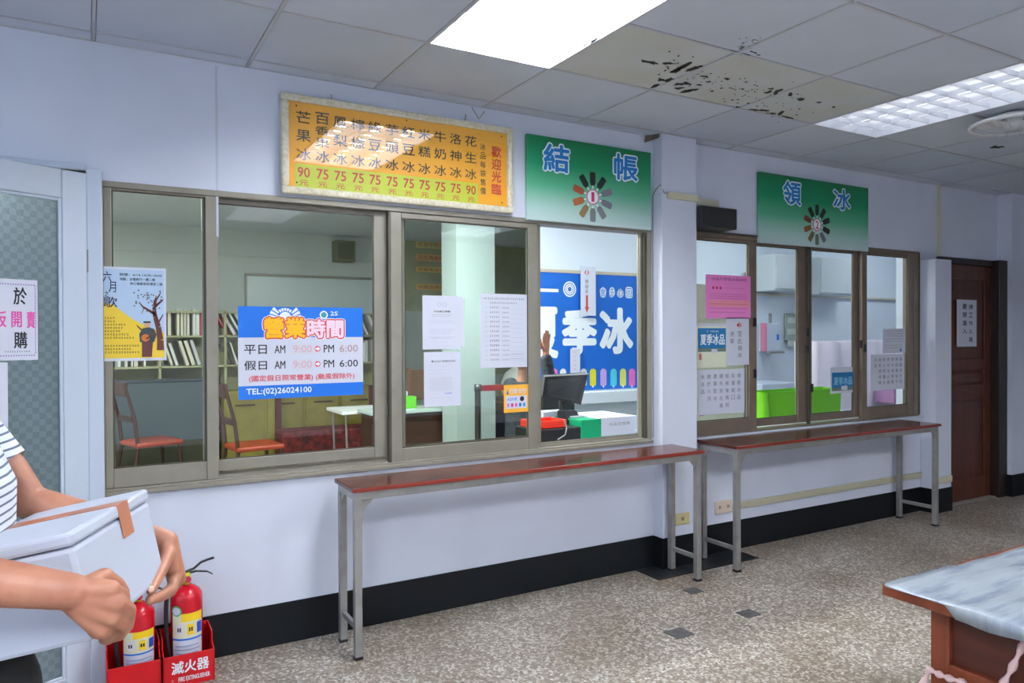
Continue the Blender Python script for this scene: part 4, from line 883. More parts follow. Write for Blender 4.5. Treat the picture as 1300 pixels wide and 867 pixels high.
# mirrored shelf of magazines, built solid along the far wall
YS = 4.9
a = P(112, 392, YS); b = P(500, 392, YS); zt = a.z
bk = thing('bookshelf', 'long olive bookshelf full of magazines mirrored in the long window, built behind it', 'shelf', ((a.x+b.x)/2, YS, 0))
obj('back_panel', MB().box(a.x, b.x, YS+.32, YS+.34, .0, zt), M_OLIVE, bk)
sx = [a.x+(b.x-a.x)*k/5 for k in range(6)]; sz = [.02, .42, .80, 1.12, 1.44, zt-.02]
for x in sx: obj('upright', MB().box(x-.012, x+.012, YS, YS+.32, 0, zt), M_OLIVE, bk)
for z in sz: obj('shelf_board', MB().box(a.x, b.x, YS, YS+.32, z-.01, z+.01), M_OLIVE, bk)
rb = random.Random(11); BC = [(206, 208, 200), (190, 196, 196), (176, 60, 50), (60, 90, 110), (214, 212, 190), (150, 160, 150), (224, 226, 222), (90, 96, 90)]
ORD = 'first second third fourth fifth sixth seventh eighth ninth tenth eleventh twelfth thirteenth fourteenth fifteenth sixteenth seventeenth eighteenth nineteenth twentieth'.split()
BCN = ['pale grey', 'blue-grey', 'red', 'blue', 'cream', 'green-grey', 'white', 'dark grey']
NB = 0
side = ['first from left', 'second from left', 'in the middle', 'second from right', 'last on right']
for si in range(5):
    for zi, z in ((3, 1.12), (4, 1.44)):
        x = sx[si]+.03; nth = 1; bl = rb.choice([.3, .42, .5, 0])
        while x < sx[si+1]-(.10 if not bl else .17):
            ci_ = rb.choice([0, 0, 1, 4, 4, 6, 6, 6, 5, 2, 3, 7, 0, 4]); th = rb.uniform(.014, .035); h = rb.uniform(.22, .28); lean = bl
            mb = MB(); R_ = Matrix.Rotation(-lean, 3, 'Y'); t_ = MB().box(0, th, 0, .2, 0, h); o0 = Vector((x, YS+.05, z+.012)); mb.add([o0+(R_ @ q) for q in t_.v], t_.f)
            o = obj('magazine', mb, mat('cover_%d' % ci_, BC[ci_], .5), None, loc=o0)
            tag(o, '%s %s magazine, %s in its row, %s shelf, bay %s' % (BCN[ci_], 'slanting' if lean else 'upright', ORD[nth-1], 'upper' if zi == 4 else 'lower', side[si]), 'magazine', 'magazines on the olive bookshelf'); nth += 1; NB += 1
            x += th+rb.uniform(.004, .012)+math.sin(lean)*.07+rb.choice([0, 0, .03, .05])
a = P(313, 350, 5.38); b = P(484, 400, 5.38)
wb = thing('whiteboard', 'wide pale whiteboard on the mirrored back wall above the shelf', 'board', ((a.x+b.x)/2, 5.38, (a.z+b.z)/2))
obj('surface', MB().box(a.x, b.x, 5.375, 5.398, b.z, a.z), mat('pale_board', (196, 210, 210), .3), wb)
obj('frame', MB().bbox(a.x-.02, b.x+.02, 5.36, 5.398, a.z, a.z+.03, .004).bbox(a.x-.02, a.x, 5.36, 5.398, b.z, a.z, .004).bbox(b.x, b.x+.02, 5.36, 5.398, b.z, a.z, .004), M_ALU, wb)
a = P(424, 305, 5.3); b = P(450, 333, 5.3); o = thing('wall_cabinet', 'small olive-grey box high on the mirrored back wall', 'box', ((a.x+b.x)/2, 5.3, (a.z+b.z)/2))
obj('box', MB().bbox(a.x, b.x, 5.25, 5.398, b.z, a.z, .01), mat('olive_grey', (112, 116, 88), .6), o); obj('grille', MB().box(a.x+.03, b.x-.03, 5.245, 5.251, b.z+.03, a.z-.03), mat('olive_dark', (92, 96, 74), .7), o)
obj('dado_rail', MB().box(X0, 3.2, 5.385, 5.4, P(300, 352, 5.4).z+.25, P(300, 352, 5.4).z+.28), M_WALLIN, wall_front)
# slate partition from the reflection, built solid behind the glass
a = P(146, 483, 4.75); b = P(268, 556, 4.75)
pt = thing('mirrored_partition', 'low slate-grey partition behind the red-seated chair', 'partition', ((a.x+b.x)/2, 4.75, 0))
obj('panel', MB().bbox(a.x, b.x, 4.73, 4.77, b.z, a.z-.03, .006), M_SLATE, pt); obj('lower_panel', MB().bbox(a.x, b.x, 4.735, 4.765, .12, b.z, .006), mat('dark_olive_panel', (52, 54, 36), .6), pt); obj('top_rail', MB().bbox(a.x-.02, b.x+.02, 4.715, 4.785, a.z-.03, a.z, .006), mat('slate_rail', (54, 66, 70), .4), pt)
for x in (a.x+.03, b.x-.03): obj('foot', MB().bbox(x-.02, x+.02, 4.62, 4.86, .001, .12, .006), M_BLACK, pt)
# chairs from the reflection, built as solid ones behind the glass
def chair(label, loc, rz, first=[None]):
    if first[0] is None:
        t = thing('mirrored_chair', label, 'chair', (0, 0, 0), 'orange-seated chairs of the mirrored room')
        obj('seat', MB().bbox(-.21, .21, -.21, .21, .43, .475, .015), M_SEAT, t)
        for sx_ in (-1, 1):
            obj('leg', MB().tube([(sx_*.19, -.18, .43), (sx_*.21, -.21, 0.001)], [.018, .013], 8), M_DKW, t)
            obj('leg', MB().tube([(sx_*.18, .19, .43), (sx_*.20, .26, 0.001)], [.018, .014], 8), M_DKW, t)
            obj('back_post', MB().tube([(sx_*.18, .19, .43), (sx_*.18, .22, .7), (sx_*.17, .30, 1.02)], [.018, .017, .014], 8), M_DKW, t)
        obj('backrest', MB().bbox(-.17, .17, .27, .295, .90, 1.03, .01), M_DKW, t)
        obj('back_slat', MB().bbox(-.16, .16, .215, .235, .66, .72, .008), M_DKW, t)
        first[0] = t
    else:
        s = first[0]; t = s.copy(); COL.objects.link(t); t['label'] = label
        for ch in s.children:
            c = ch.copy(); COL.objects.link(c); c.parent = t
    t.location = loc; t.rotation_euler = (0, 0, rz); return t
chair('dark wooden chair with orange seat in front of the slate partition', PZ(192, 561, .45)+Vector((0, 0, -.45)), 1.9)
chair('dark wooden chair with orange seat beside the yellow cabinet, seen in the wide pane', PZ(322, 566, .45)+Vector((0, 0, -.45)), 1.7)
# mirrored yellow-green cabinets with dark red posts, flowered cloth
a = P(285, 497, 4.62); b = P(478, 546, 4.62)
cb = thing('low_cabinet', 'yellow-olive low cabinet run below the magazine shelf', 'cabinet', ((a.x+b.x)/2, 4.75, 0))
M_YO = mat('yellow_olive_panel', (134, 126, 50), .5, noise=.15, nscale=5)
obj('body', MB().bbox(a.x, b.x, 4.64, 4.88, .02, a.z, .006), M_YO, cb)
for k in range(4):
    x0_, x1_ = a.x+(b.x-a.x)*k/4+.02, a.x+(b.x-a.x)*(k+1)/4-.02; d_ = obj('door', MB().bbox(x0_, x1_, 4.62, 4.64, .08, a.z-.05, .006), M_YO, cb); obj('handle', MB().bbox((x0_+x1_)/2-.10, (x0_+x1_)/2+.10, 4.605, 4.62, a.z-.16, a.z-.145, .004), M_DKW, d_)
for px in (353, 472): x = P(px, 520, 4.6).x; obj('post', MB().bbox(x-.03, x+.03, 4.57, 4.62, .02, a.z+.01, .006), mat('dark_red_post', (84, 34, 26), .5), cb)
a = P(352, 546, 4.4); b = P(476, 580, 4.4); cloth = mat('dark_red_flowered_cloth', (112, 30, 30), .7, noise=.5, nscale=22, dark=(40, 20, 22))
fc_ = thing('flowered_bench', 'low bench under a dark red flowered cloth in front of the yellow cabinet', 'bench', ((a.x+b.x)/2, 4.4, 0))
obj('cloth', MB().bbox(a.x, b.x, 4.2, 4.55, .06, a.z, .03), cloth, fc_); obj('leg', MB().box(a.x+.03, a.x+.07, 4.25, 4.29, .001, .07), M_DKW, fc_); obj('leg', MB().box(b.x-.07, b.x-.03, 4.25, 4.29, .001, .07), M_DKW, fc_)
a = P(428, 521, 3.05)
wt = thing('folding_table', 'white-topped folding table at the right of the wide pane', 'table', (a.x+.4, 3.1, 0))
obj('table_top', MB().bbox(a.x, a.x+.62, 2.9, 3.4, a.z-.03, a.z, .006), mat('white_tabletop', (212, 216, 214), .4), wt)
for x in (a.x+.05, a.x+.56):
    for y in (2.95, 3.35): obj('leg', MB().tube([(x, y, a.z-.03), (x+.02, y, .001)], .010, 7), M_STEEL, wt)
# desk in the right part of the middle window
a = P(504, 521, 2.55)
dk = thing('dark_desk', 'dark brown desk with a pale top seen through the middle pane', 'desk', (a.x+.4, 2.8, 0))
obj('desk_top', MB().bbox(a.x-.25, P(603, 521, 2.55).x, 2.52, 2.88, a.z-.03, a.z, .006), mat('pale_desk_top', (176, 194, 190), .35), dk)
obj('body', MB().box(a.x-.22, P(590, 521, 2.55).x, 2.58, 2.86, .30, a.z-.03), M_DKW, dk)
for x in (a.x-.2, P(588, 521, 2.55).x-.04): obj('leg', MB().box(x, x+.04, 2.6, 2.64, .001, .30), M_DKW, dk)
a = P(510, 504, 2.65); b = P(529, 516, 2.65); zd = P(504, 521, 2.55).z
gb = thing('green_box', 'small lime green tissue box on the dark desk', 'box', ((a.x+b.x)/2, 2.7, zd)); obj('box', MB().bbox(a.x, b.x, 2.65, 2.77, zd+.001, a.z, .006), mat('lime_box', (96, 200, 20), .4), gb); obj('tissue', MB().bbox(a.x+.03, a.x+.08, 2.69, 2.73, a.z, a.z+.05, .015), M_PAPER, gb)
bc = thing('brown_chair', 'brown slatted chair behind the dark desk', 'chair', (P(532, 500, 3.3).x, 3.3, 0)); xx = P(532, 500, 3.3).x
for dx in (-.10, .10): obj('back_post', MB().bbox(xx+dx-.02, xx+dx+.02, 3.3, 3.34, .001, 1.12, .004), mat('mid_brown_wood', (112, 76, 46), .5), bc)
obj('seat', MB().bbox(xx-.2, xx+.2, 3.34, 3.74, .42, .46, .006), mat('mid_brown_wood', (112, 76, 46), .5), bc); obj('backrest', MB().bbox(xx-.08, xx+.08, 3.305, 3.335, .8, 1.1, .004), mat('mid_brown_wood', (112, 76, 46), .5), bc)
for dx in (-.18, .16): obj('leg', MB().box(xx+dx, xx+dx+.03, 3.70, 3.73, .001, .42), mat('mid_brown_wood', (112, 76, 46), .5), bc)
# strips with menu writing on the far wall
for k, (y0_, y1_, c) in enumerate([(289, 299, (170, 150, 118)), (305, 317, (222, 206, 140)), (322, 333, (226, 176, 116)), (338, 347, (226, 190, 110)), (360, 369, (220, 176, 70))]):
    q = P(528, y0_, 5.38); s_ = P(573, y1_, 5.38); pos = ['topmost dim', 'second', 'third', 'fourth', 'lowest'][k]
    t = thing('menu_strip', '%s yellow paper menu strip on the far wall, middle window' % pos, 'sign', ((q.x+s_.x)/2, 5.38, (q.z+s_.z)/2), 'menu strips on the far office wall')
    obj('strip', MB().box(q.x, s_.x, 5.375, 5.385, s_.z, q.z), mat('menu_strip_%d' % k, c, .6), t)
    f = wface(q.x, s_.z, s_.x, q.z, 5.375, t); f.text(['歡迎光臨冰品', '紅豆牛奶芋頭', '花生鳳梨檸檬', '百香果綠豆冰', '米糕洛神芒果'][k], .06, .2, .94, .8, mat('strip_red', (176, 90, 60), .6), .01)
obj('olive_board', MB().box(P(500, 300, 5.39).x, P(582, 300, 5.39).x, 5.387, 5.3985, P(540, 395, 5.39).z, P(540, 284, 5.39).z+.4), M_OLIVE, wall_front)
obj('olive_board', MB().box(P(626, 300, 5.39).x, 6.05, 5.387, 5.3985, .9, CZ), M_OLIVE, wall_front)
# belt barrier
pa = P(606.5, 488, 1.95); pb = P(645, 486, 1.95)
br = thing('belt_barrier', 'two chrome barrier posts joined by a red belt, behind the middle pane', 'barrier', ((pa.x+pb.x)/2, 1.95, 0))
for q in (pa, pb): obj('post', MB().lathe([(.16, .001), (.16, .012), (.03, .03), (.026, .04), (.026, pa.z-.06), (.031, pa.z-.055), (.031, pa.z), (.0, pa.z+.004)], (q.x, q.y, 0), 18), mat('dull_chrome', (90, 94, 96), .25, .9), br, True)
obj('belt', MB().box(pa.x+.03, pb.x-.03, 1.945, 1.952, pa.z-.058, pa.z-.010), mat('red_belt', (150, 14, 36), .6), br)
# right of the pillar: white bag on stacked blue boxes
a = P(657, 478, 2.6)
st = thing('storage_box', 'dark blue storage box under the white bag behind the middle pane', 'box', (a.x, 2.7, 0)); obj('box', MB().bbox(a.x-.2, a.x+.3, 2.5, 2.9, .002, .80, .01), mat('dark_blue_box', (58, 60, 92), .5), st); obj('lid', MB().bbox(a.x-.21, a.x+.31, 2.49, 2.91, .80, .83, .01), mat('blue_lid', (74, 76, 110), .5), st)
bag = MB().lathe([(.10, 0), (.14, .05), (.15, .14), (.11, .24), (.04, .29), (.05, .33), (.0, .34)], (a.x+.03, 2.68, .831), 18); o = obj('plastic_bag', bag, mat('bright_white_bag', (236, 238, 236), .5), None, True, loc=(a.x+.03, 2.68, .83)); tag(o, 'tied white bag on the dark blue box behind the middle pane', 'bag')
# ---------------------------------------------------------------- cash window
M_BAN = mat('banner_blue', (16, 104, 204), .5, noise=.06, nscale=2); YB = 1.772
q = P(810, 351, YB); s_ = P(810, 492, YB); bx0 = 3.25
bn = thing('banner', 'large blue summer ice banner with white characters and lolly prints', 'banner', ((bx0+q.x)/2, YB, (q.z+s_.z)/2))
obj('cloth', MB().box(bx0, q.x, YB, YB+.004, s_.z, q.z), M_BAN, bn); obj('top_batten', MB().bbox(bx0, q.x, YB-.006, YB+.006, q.z, q.z+.03, .004), mat('beige_batten', (190, 184, 168), .6), bn)
f = wface(bx0, s_.z, q.x, q.z, YB, bn)
def R(a, b, c, d, Y=YB): u, v = P(a, b, Y), P(c, d, Y); return ((u.x-bx0)/f.w, (v.z-s_.z)/f.h, (v.x-bx0)/f.w, (u.z-s_.z)/f.h)
f.rect(*R(682, 366, 709, 371), M_WPRINT, .0008)
for ch, r in [('夏', (678, 389, 709, 455)), ('季', (713, 391, 758, 450)), ('冰', (761, 390, 804, 449))]: f.text(ch, *R(*r), M_WPRINT, 0, .0008, 'lettering', .018)
r = R(711, 353, 735, 381); cx_, cy_ = (r[0]+r[2])/2, (r[1]+r[3])/2
f.disc(cx_, cy_, .068, M_WPRINT, .0008); f.disc(cx_, cy_, .058, mat('pale_blue_emblem', (120, 156, 214), .5), .0011); f.disc(cx_, cy_, .046, M_WPRINT, .0014); f.disc(cx_, cy_, .020, mat('emblem_blue', (70, 110, 180), .5), .0018)
for k in range(12): th = 2*math.pi*k/12; f.disc(cx_+.034*math.cos(th)/f.w, cy_+.034*math.sin(th)/f.h, .006, M_CRIM if k % 2 else M_SKYB, .0018, 8)
for ch, r in [('會', (761, 364, 770, 378)), ('多', (773, 364, 781, 378)), ('心', (783, 366, 792, 378)), ('回', (794, 364, 803, 379))]: f.text(ch, *R(*r), M_WPRINT, 0, .0008, 'lettering', .020); f.text(ch, *R(r[0]+1.5, r[1]+1.8, r[2]-1.5, r[3]-1.8), M_BLUEC, .0, .0014)
for px, c in [(703.8, (220, 120, 180)), (714.8, (226, 230, 220)), (740.9, (226, 230, 226)), (752.7, (220, 214, 40)), (766, (190, 160, 222)), (778.9, (80, 200, 222)), (790.9, (214, 218, 110)), (802.3, (226, 110, 190))]:
    r = R(px-4, 468, px+4, 489.5); m_ = mat('banner_lolly_%d' % int(px), c, .5); w_, h_ = r[2]-r[0], r[3]-r[1]
    f.poly([(r[0], r[1]+h_*.08), (r[0]+w_*.1, r[1]), (r[2]-w_*.1, r[1]), (r[2], r[1]+h_*.08)]+[((r[0]+r[2])/2+w_/2*math.cos(t_), r[3]-h_*.2+h_*.2*math.sin(t_)) for t_ in [math.pi*k/8 for k in range(9)]], m_, .0009, 'printed_lolly')
    r2 = R(px-1, 489, px+1, 491.6); f.rect(*r2, M_WPRINT, .0008, 'printed_stick')
def stuck(name, label, px0, py0, px1, py1, Y, m=M_PAPER, cat='paper'):
    u, v = P(px0, py0, Y), P(px1, py1, Y); t = thing(name, label, cat, ((u.x+v.x)/2, Y, (u.z+v.z)/2)); obj('sheet', MB().box(u.x, v.x, Y, Y+.0012, v.z, u.z), m, t); return t, wface(u.x, v.z, v.x, u.z, Y, t)
t, f = stuck('notice', 'tall white notice with a red number and arrow hanging over the blue banner', 737, 338, 756.5, 401, YB-.03)
f.disc(.4, .88, .022, M_RED, .0008); f.text('1', .34, .84, .46, .92, M_PAPER, .03, .0014)
for k, ch in enumerate('請由此'): f.text(ch, .30, .66-.10*k, .50, .74-.10*k, M_GREY, .01)
f.poly([(.34, .42), (.48, .42), (.48, .18), (.56, .18), (.41, .06), (.26, .18), (.34, .18)], mat('dark_red_arrow', (196, 80, 80), .5), .0008)
t, f = stuck('notice', 'small white vertical notice stuck on the lower part of the banner', 724, 443, 736.5, 474, YB-.02)
for k in range(5): f.scribble(.3, .82-.17*k, .7, .90-.17*k, mat('pale_red_print', (230, 150, 150), .5), rp, .0006, 1)
lg = P(760, 500, 1.72); struct('trim_2', MB().bbox(3.24, 4.6, 1.68, 1.779, P(760, 512, 1.7).z, P(760, 497, 1.7).z, .006), M_WALLK)
# cash desk
ZD = .795
cdk = thing('cash_desk', 'white cash desk inside the open window', 'desk', (3.1, .55, 0))
obj('desk_top', MB().bbox(2.60, 3.84, .13, .72, ZD-.03, ZD, .006), M_WALLK, cdk); obj('body', MB().box(2.64, 3.80, .22, .70, .002, ZD-.03), M_WALLK, cdk)
# monitor on its stand, seen from behind
mn = thing('cash_register', 'black point-of-sale terminal with tilted screen in the open window', 'cash register', (2.75, .45, ZD))
ys = .42; a = [P(692, 478, ys+.02), P(746.5, 475, ys+.02), P(737.5, 514, ys-.04), P(688.5, 504, ys-.04)]
bk_ = Vector((.05, .12, .05)); mb = MB(); vs = a+[q+Vector((.0, .035, .01)) for q in a]; mb.add(vs, [(0, 1, 2, 3), (7, 6, 5, 4), (0, 4, 5, 1), (1, 5, 6, 2), (2, 6, 7, 3), (3, 7, 4, 0)])
obj('screen_housing', mb, M_BLACK, mn); n_ = (a[1]-a[0]).cross(a[3]-a[0]).normalized(); n_ = n_ if n_.y < 0 else -n_
cen = sum(a, Vector())/4; vs = [cen+(q-cen)*.86+n_*.003 for q in a]; obj('screen_back', MB().add(vs+[v-n_*.002 for v in vs], [(0, 1, 2, 3), (7, 6, 5, 4), (0, 4, 5, 1), (1, 5, 6, 2), (2, 6, 7, 3), (3, 7, 4, 0)]), mat('dark_grey_gloss', (34, 40, 42), .25), mn)
obj('rim', MB().tube([a[0]+Vector((0, 0, .002)), a[1]+Vector((0, 0, .002))], .005, 6), mat('pale_rim', (180, 186, 186), .4), mn)
obj('arm', MB().tube([cen+Vector((.0, .04, -.02)), Vector((cen.x+.03, ys+.05, ZD+.10)), Vector((cen.x+.05, ys+.06, ZD+.01))], [.022, .026, .034], 10), M_BLACK, mn, True)
u, v = P(684, 522, .5), P(734, 557, .5)
zbt = P(700, 544, .19).z; obj('base', MB().bbox(P(680, 540, .19).x, P(735.5, 540, .19).x, .17, .44, ZD+.001, zbt, .010), M_BLACK, mn)
obj('side_body', MB().prism([(0, 0), (0, .105), (.05, .16), (.12, .16), (.12, 0)], (P(721, 540, .30).x, .30, ZD+.001), (0, 1, 0), (0, 0, 1), (1, 0, 0), .10), M_BLACK, mn)
obj('rear_box', MB().bbox(P(683, 540, .72).x, P(722, 540, .72).x, .64, .80, ZD+.001, P(700, 500, .72).z, .012), M_BLACK, mn)
u, v = P(680, 531, .20), P(719.5, 543, .20)
tr_ = thing('coin_tray', 'red plastic tray on top of the black register base', 'tray', ((u.x+v.x)/2, .44, v.z)); zb_ = zbt+.001
obj('tray', MB().bbox(u.x, v.x, .20, .38, zb_, zb_+.012, .004).bbox(u.x, v.x, .20, .21, zb_+.012, zb_+.045, .003).bbox(u.x, v.x, .37, .38, zb_+.012, zb_+.045, .003).bbox(v.x-.01, v.x, .21, .37, zb_+.012, zb_+.045, .003).bbox(u.x, u.x+.01, .21, .37, zb_+.012, zb_+.045, .003), mat('red_plastic', (236, 56, 34), .35), tr_)
u, v = P(690, 523, .46), P(719, 531, .46); o = obj('receipt_pad', MB().bbox(u.x, v.x, .46, .56, ZD+.001, u.z, .003), mat('white_blue_pad', (190, 206, 226), .5), None, loc=(u.x, .6, zb_)); tag(o, 'small white and blue pad behind the red tray', 'notepad')
pts = [P(716, 533, .165), P(719.5, 543, .16), P(717.5, 552, .155), P(708, 558, .155)]; obj('cable', MB().tube(pts, .004, 6), mat('pale_cable', (170, 176, 180), .5), mn)
# green box with papers
u, v = P(733, 530, .34), P(811, 557, .34)
gx0, gx1 = P(737.5, 545, .17).x, P(812, 545, .17).x; gz = P(770, 531, .17).z
gbx = thing('green_counter_box', 'green box with sheets of paper on its top beside the register', 'box', ((gx0+gx1)/2, .45, ZD)); M_GB = mat('emerald_box', (0, 150, 100), .4)
obj('box', MB().bbox(gx0, gx1, .17, .56, ZD+.001, gz, .006), M_GB, gbx)
pb_ = MB(); u, v = P(763.5, 530, .165), P(809, 550, .165)
o = obj('paper_overhang', MB().box(u.x, v.x, .166, .1675, v.z, gz+.001).box(u.x-.03, v.x, .166, .52, gz+.001, gz+.003), M_PAPER, None, loc=((u.x+v.x)/2, .166, gz)); tag(o, 'white sheet draped over the front of the green box', 'paper')
f = wface(u.x, v.z, v.x, gz, .166, o); f.text('冰品兌換券', .2, .55, .8, .75, M_GREY, .0); 
o = obj('paper_stack', MB().bbox(gx0+.02, u.x-.035, .30, .54, gz+.001, gz+.010, .002), M_PAPER, None, loc=(3.0, .45, gz)); tag(o, 'loose white papers lying on the green box at its left end', 'paper')
o = obj('window_stop', MB().bbox(P(808, 551, .1).x, P(817, 551, .1).x, .096, .115, ZD+.03, ZD+.045, .002), M_PAPER, w1)
# ---------------------------------------------------------------- room behind the right window
YK = 1.772
shelf = MB().bbox(3.86, 9.0, .12, .62, .74, .77, .004); kd = thing('kitchen_counter', 'pale worktop inside the right window', 'worktop', (6, .37, 0)); obj('worktop', shelf, M_WALLK, kd); obj('cabinet_front', MB().box(3.88, 8.9, .5, .6, .002, .74), M_WALLK, kd)
a, b = P(975, 498, .42), P(1068, 498, .42); zt_, z0_ = P(1000, 497, .42).z, .772
lt = thing('green_basket', 'lime green plastic tray inside the right window', 'tray', ((a.x+b.x)/2, .48, .77)); M_LG = mat('lime_plastic', (126, 214, 20), .35)
mb = MB(); x0_, x1_ = a.x, b.x; y0_, y1_ = .42, .60; s = .02
for (p_, q_) in [((x0_, y0_), (x1_, y0_)), ((x0_, y1_), (x1_, y1_))]:
    mb.add([(p_[0]+s, p_[1], z0_), (q_[0]-s, q_[1], z0_), (q_[0], q_[1], zt_), (p_[0], p_[1], zt_), (p_[0]+s, p_[1]+.004, z0_), (q_[0]-s, q_[1]+.004, z0_), (q_[0], q_[1]+.004, zt_), (p_[0], p_[1]+.004, zt_)], [(0, 1, 2, 3), (7, 6, 5, 4), (0, 4, 5, 1), (1, 5, 6, 2), (2, 6, 7, 3), (3, 7, 4, 0)])
for x, xs_ in ((x0_, x0_+s), (x1_, x1_-s)):
    mb.add([(xs_, y0_, z0_), (xs_, y1_, z0_), (x, y1_, zt_), (x, y0_, zt_), (xs_+.004, y0_, z0_), (xs_+.004, y1_, z0_), (x+.004, y1_, zt_), (x+.004, y0_, zt_)], [(0, 1, 2, 3), (7, 6, 5, 4), (0, 4, 5, 1), (1, 5, 6, 2), (2, 6, 7, 3), (3, 7, 4, 0)])
mb.box(x0_+s, x1_-s, y0_, y1_, z0_, z0_+.004); obj('basket', mb, M_LG, lt); obj('rim', MB().bbox(x0_-.008, x1_+.008, y0_-.008, y0_+.006, zt_-.006, zt_+.004, .002).bbox(x0_-.008, x1_+.008, y1_-.002, y1_+.010, zt_-.006, zt_+.004, .002), M_LG, lt)
def kwall(name, label, px0, py0, px1, py1, d, m, cat, extra=None):
    u, v = P(px0, py0, YK-d), P(px1, py1, YK-d); t = thing(name, label, cat, ((u.x+v.x)/2, YK, (u.z+v.z)/2)); obj('body', MB().bbox(u.x, v.x, YK-d, YK, v.z, u.z, .01), m, t)
    if extra: extra(t, u, v, YK-d)
    return t
kwall('paper_towel_dispenser', 'white towel dispenser on the wall of the room behind the right window', 972, 410, 991, 446, .10, M_WHITE, 'dispenser', lambda t, u, v, Y: (obj('button', MB().bbox(v.x-.06, v.x-.03, Y-.008, Y, (u.z+v.z)/2-.03, (u.z+v.z)/2+.03, .004), M_SKYB, t), obj('bracket', MB().bbox(u.x+.02, u.x+.25, Y-.03, Y+.02, v.z-.02, v.z, .004).bbox(u.x+.04, u.x+.07, Y-.02, Y, u.z, u.z+.10, .004), M_STEEL, t), obj('side_strip', MB().bbox(u.x-.01, u.x+.012, Y-.005, Y+.06, v.z, u.z, .003), M_PINK2, t)))
kwall('notice_board', 'small grey rack with papers on the wall behind the right window', 998, 398, 1018, 432, .03, mat('grey_green_board', (150, 164, 156), .6), 'board', lambda t, u, v, Y: [obj('paper_row', MB().box(u.x+.02, v.x-.02, Y-.004, Y, u.z-.10-.12*k, u.z-.04-.12*k), mat('pale_green_paper', (190, 200, 190), .6), t) for k in range(3)])
kwall('wall_cupboard', 'white wall cupboard seen at the top of the second right pane', 983, 322, 1017, 370, .25, mat('cupboard_grey_white', (196, 206, 210), .5), 'cupboard', lambda t, u, v, Y: obj('door', MB().bbox(u.x+.02, v.x-.02, Y-.012, Y, v.z+.02, u.z-.02, .004), mat('cupboard_grey_white', (196, 206, 210), .5), t))
kwall('wall_cupboard', 'pale wall cupboard seen at the top of the third right pane', 1040, 326, 1090, 376, .25, mat('cupboard_grey_white', (196, 206, 210), .5), 'cupboard', lambda t, u, v, Y: obj('door', MB().bbox(u.x+.02, v.x-.02, Y-.012, Y, v.z+.02, u.z-.02, .004), mat('cupboard_grey_white', (196, 206, 210), .5), t))
z_ = P(1000, 374, YK-.01).z; obj('rail', MB().bbox(4.6, 9.0, YK-.03, YK, z_-.02, z_, .004), M_CREAM, kd)
kwall('white_tub', 'white tub behind the green tray', 968, 488, 1018, 512, .5, M_WHITE, 'tub', None)
u, v = P(1037, 434, .95), P(1150, 520, .95)
wc = thing('covered_rack', 'rack under a white and pale pink cloth behind the third right pane', 'rack', ((u.x+v.x)/2, 1.05, 0)); xs_ = P(1098, 434, .95).x
M_CLOTH = mat('white_pink_cloth', (230, 222, 236), .8); wv = MB(); n = 40; vs = []
for k in range(n+1):
    x = u.x+(v.x+.6-u.x)*k/n; y = .95+.015*math.sin(k*1.1)
    vs += [(x, y, .02), (x, y, u.z+.008*math.sin(k*.6)), (x, 1.2, u.z+.008*math.sin(k*.6)), (x, 1.2, .02)]
wv.add(vs, [(4*k+i, 4*k+4+i, 4*k+5+i, 4*k+1+i) for k in range(n) for i in range(3)]+[(0, 1, 2, 3), (4*n+3, 4*n+2, 4*n+1, 4*n)]); obj('cloth', wv, M_CLOTH, wc, True)
u, v = P(1113, 492, .9), P(1143, 522, .9); o = obj('pink_crate', MB().bbox(u.x, v.x+.1, .72, .93, .771, u.z, .01), mat('mauve_plastic', (186, 140, 184), .5), None, loc=(u.x, .9, .77)); tag(o, 'mauve plastic crate behind the rightmost pane', 'crate')
u, v = P(1144, 320, .5), P(1152, 525, .5); o = obj('white_post', MB().bbox(u.x, u.x+.07, .48, .55, .771, CZ-.002, .004), mat('white_post_paint', (216, 224, 230), .5), wall_front)
u, v = P(884, 360, .5), P(947, 530, .5); o = thing('cream_screen', 'pale cream board standing behind the papers of the left pane, right window', 'board', ((u.x+v.x)/2, .5, .77)); obj('board', MB().bbox(3.87, v.x-.02, .5, .52, .771, u.z, .004), mat('pale_cream_board', (218, 224, 196), .6), o); obj('edge_trim', MB().bbox(v.x-.02, v.x, .495, .525, .771, u.z+.1, .003), mat('grey_trim', (140, 144, 146), .5), o)
u = P(890, 527, .2); o = obj('marker_pens', MB().tube([P(889, 527, .2), P(903, 524, .2)], .008, 7), mat('purple_pen', (170, 70, 150), .4), None, loc=P(895, 526, .2)); tag(o, 'purple marker pen lying inside the left pane of the right window', 'pen')
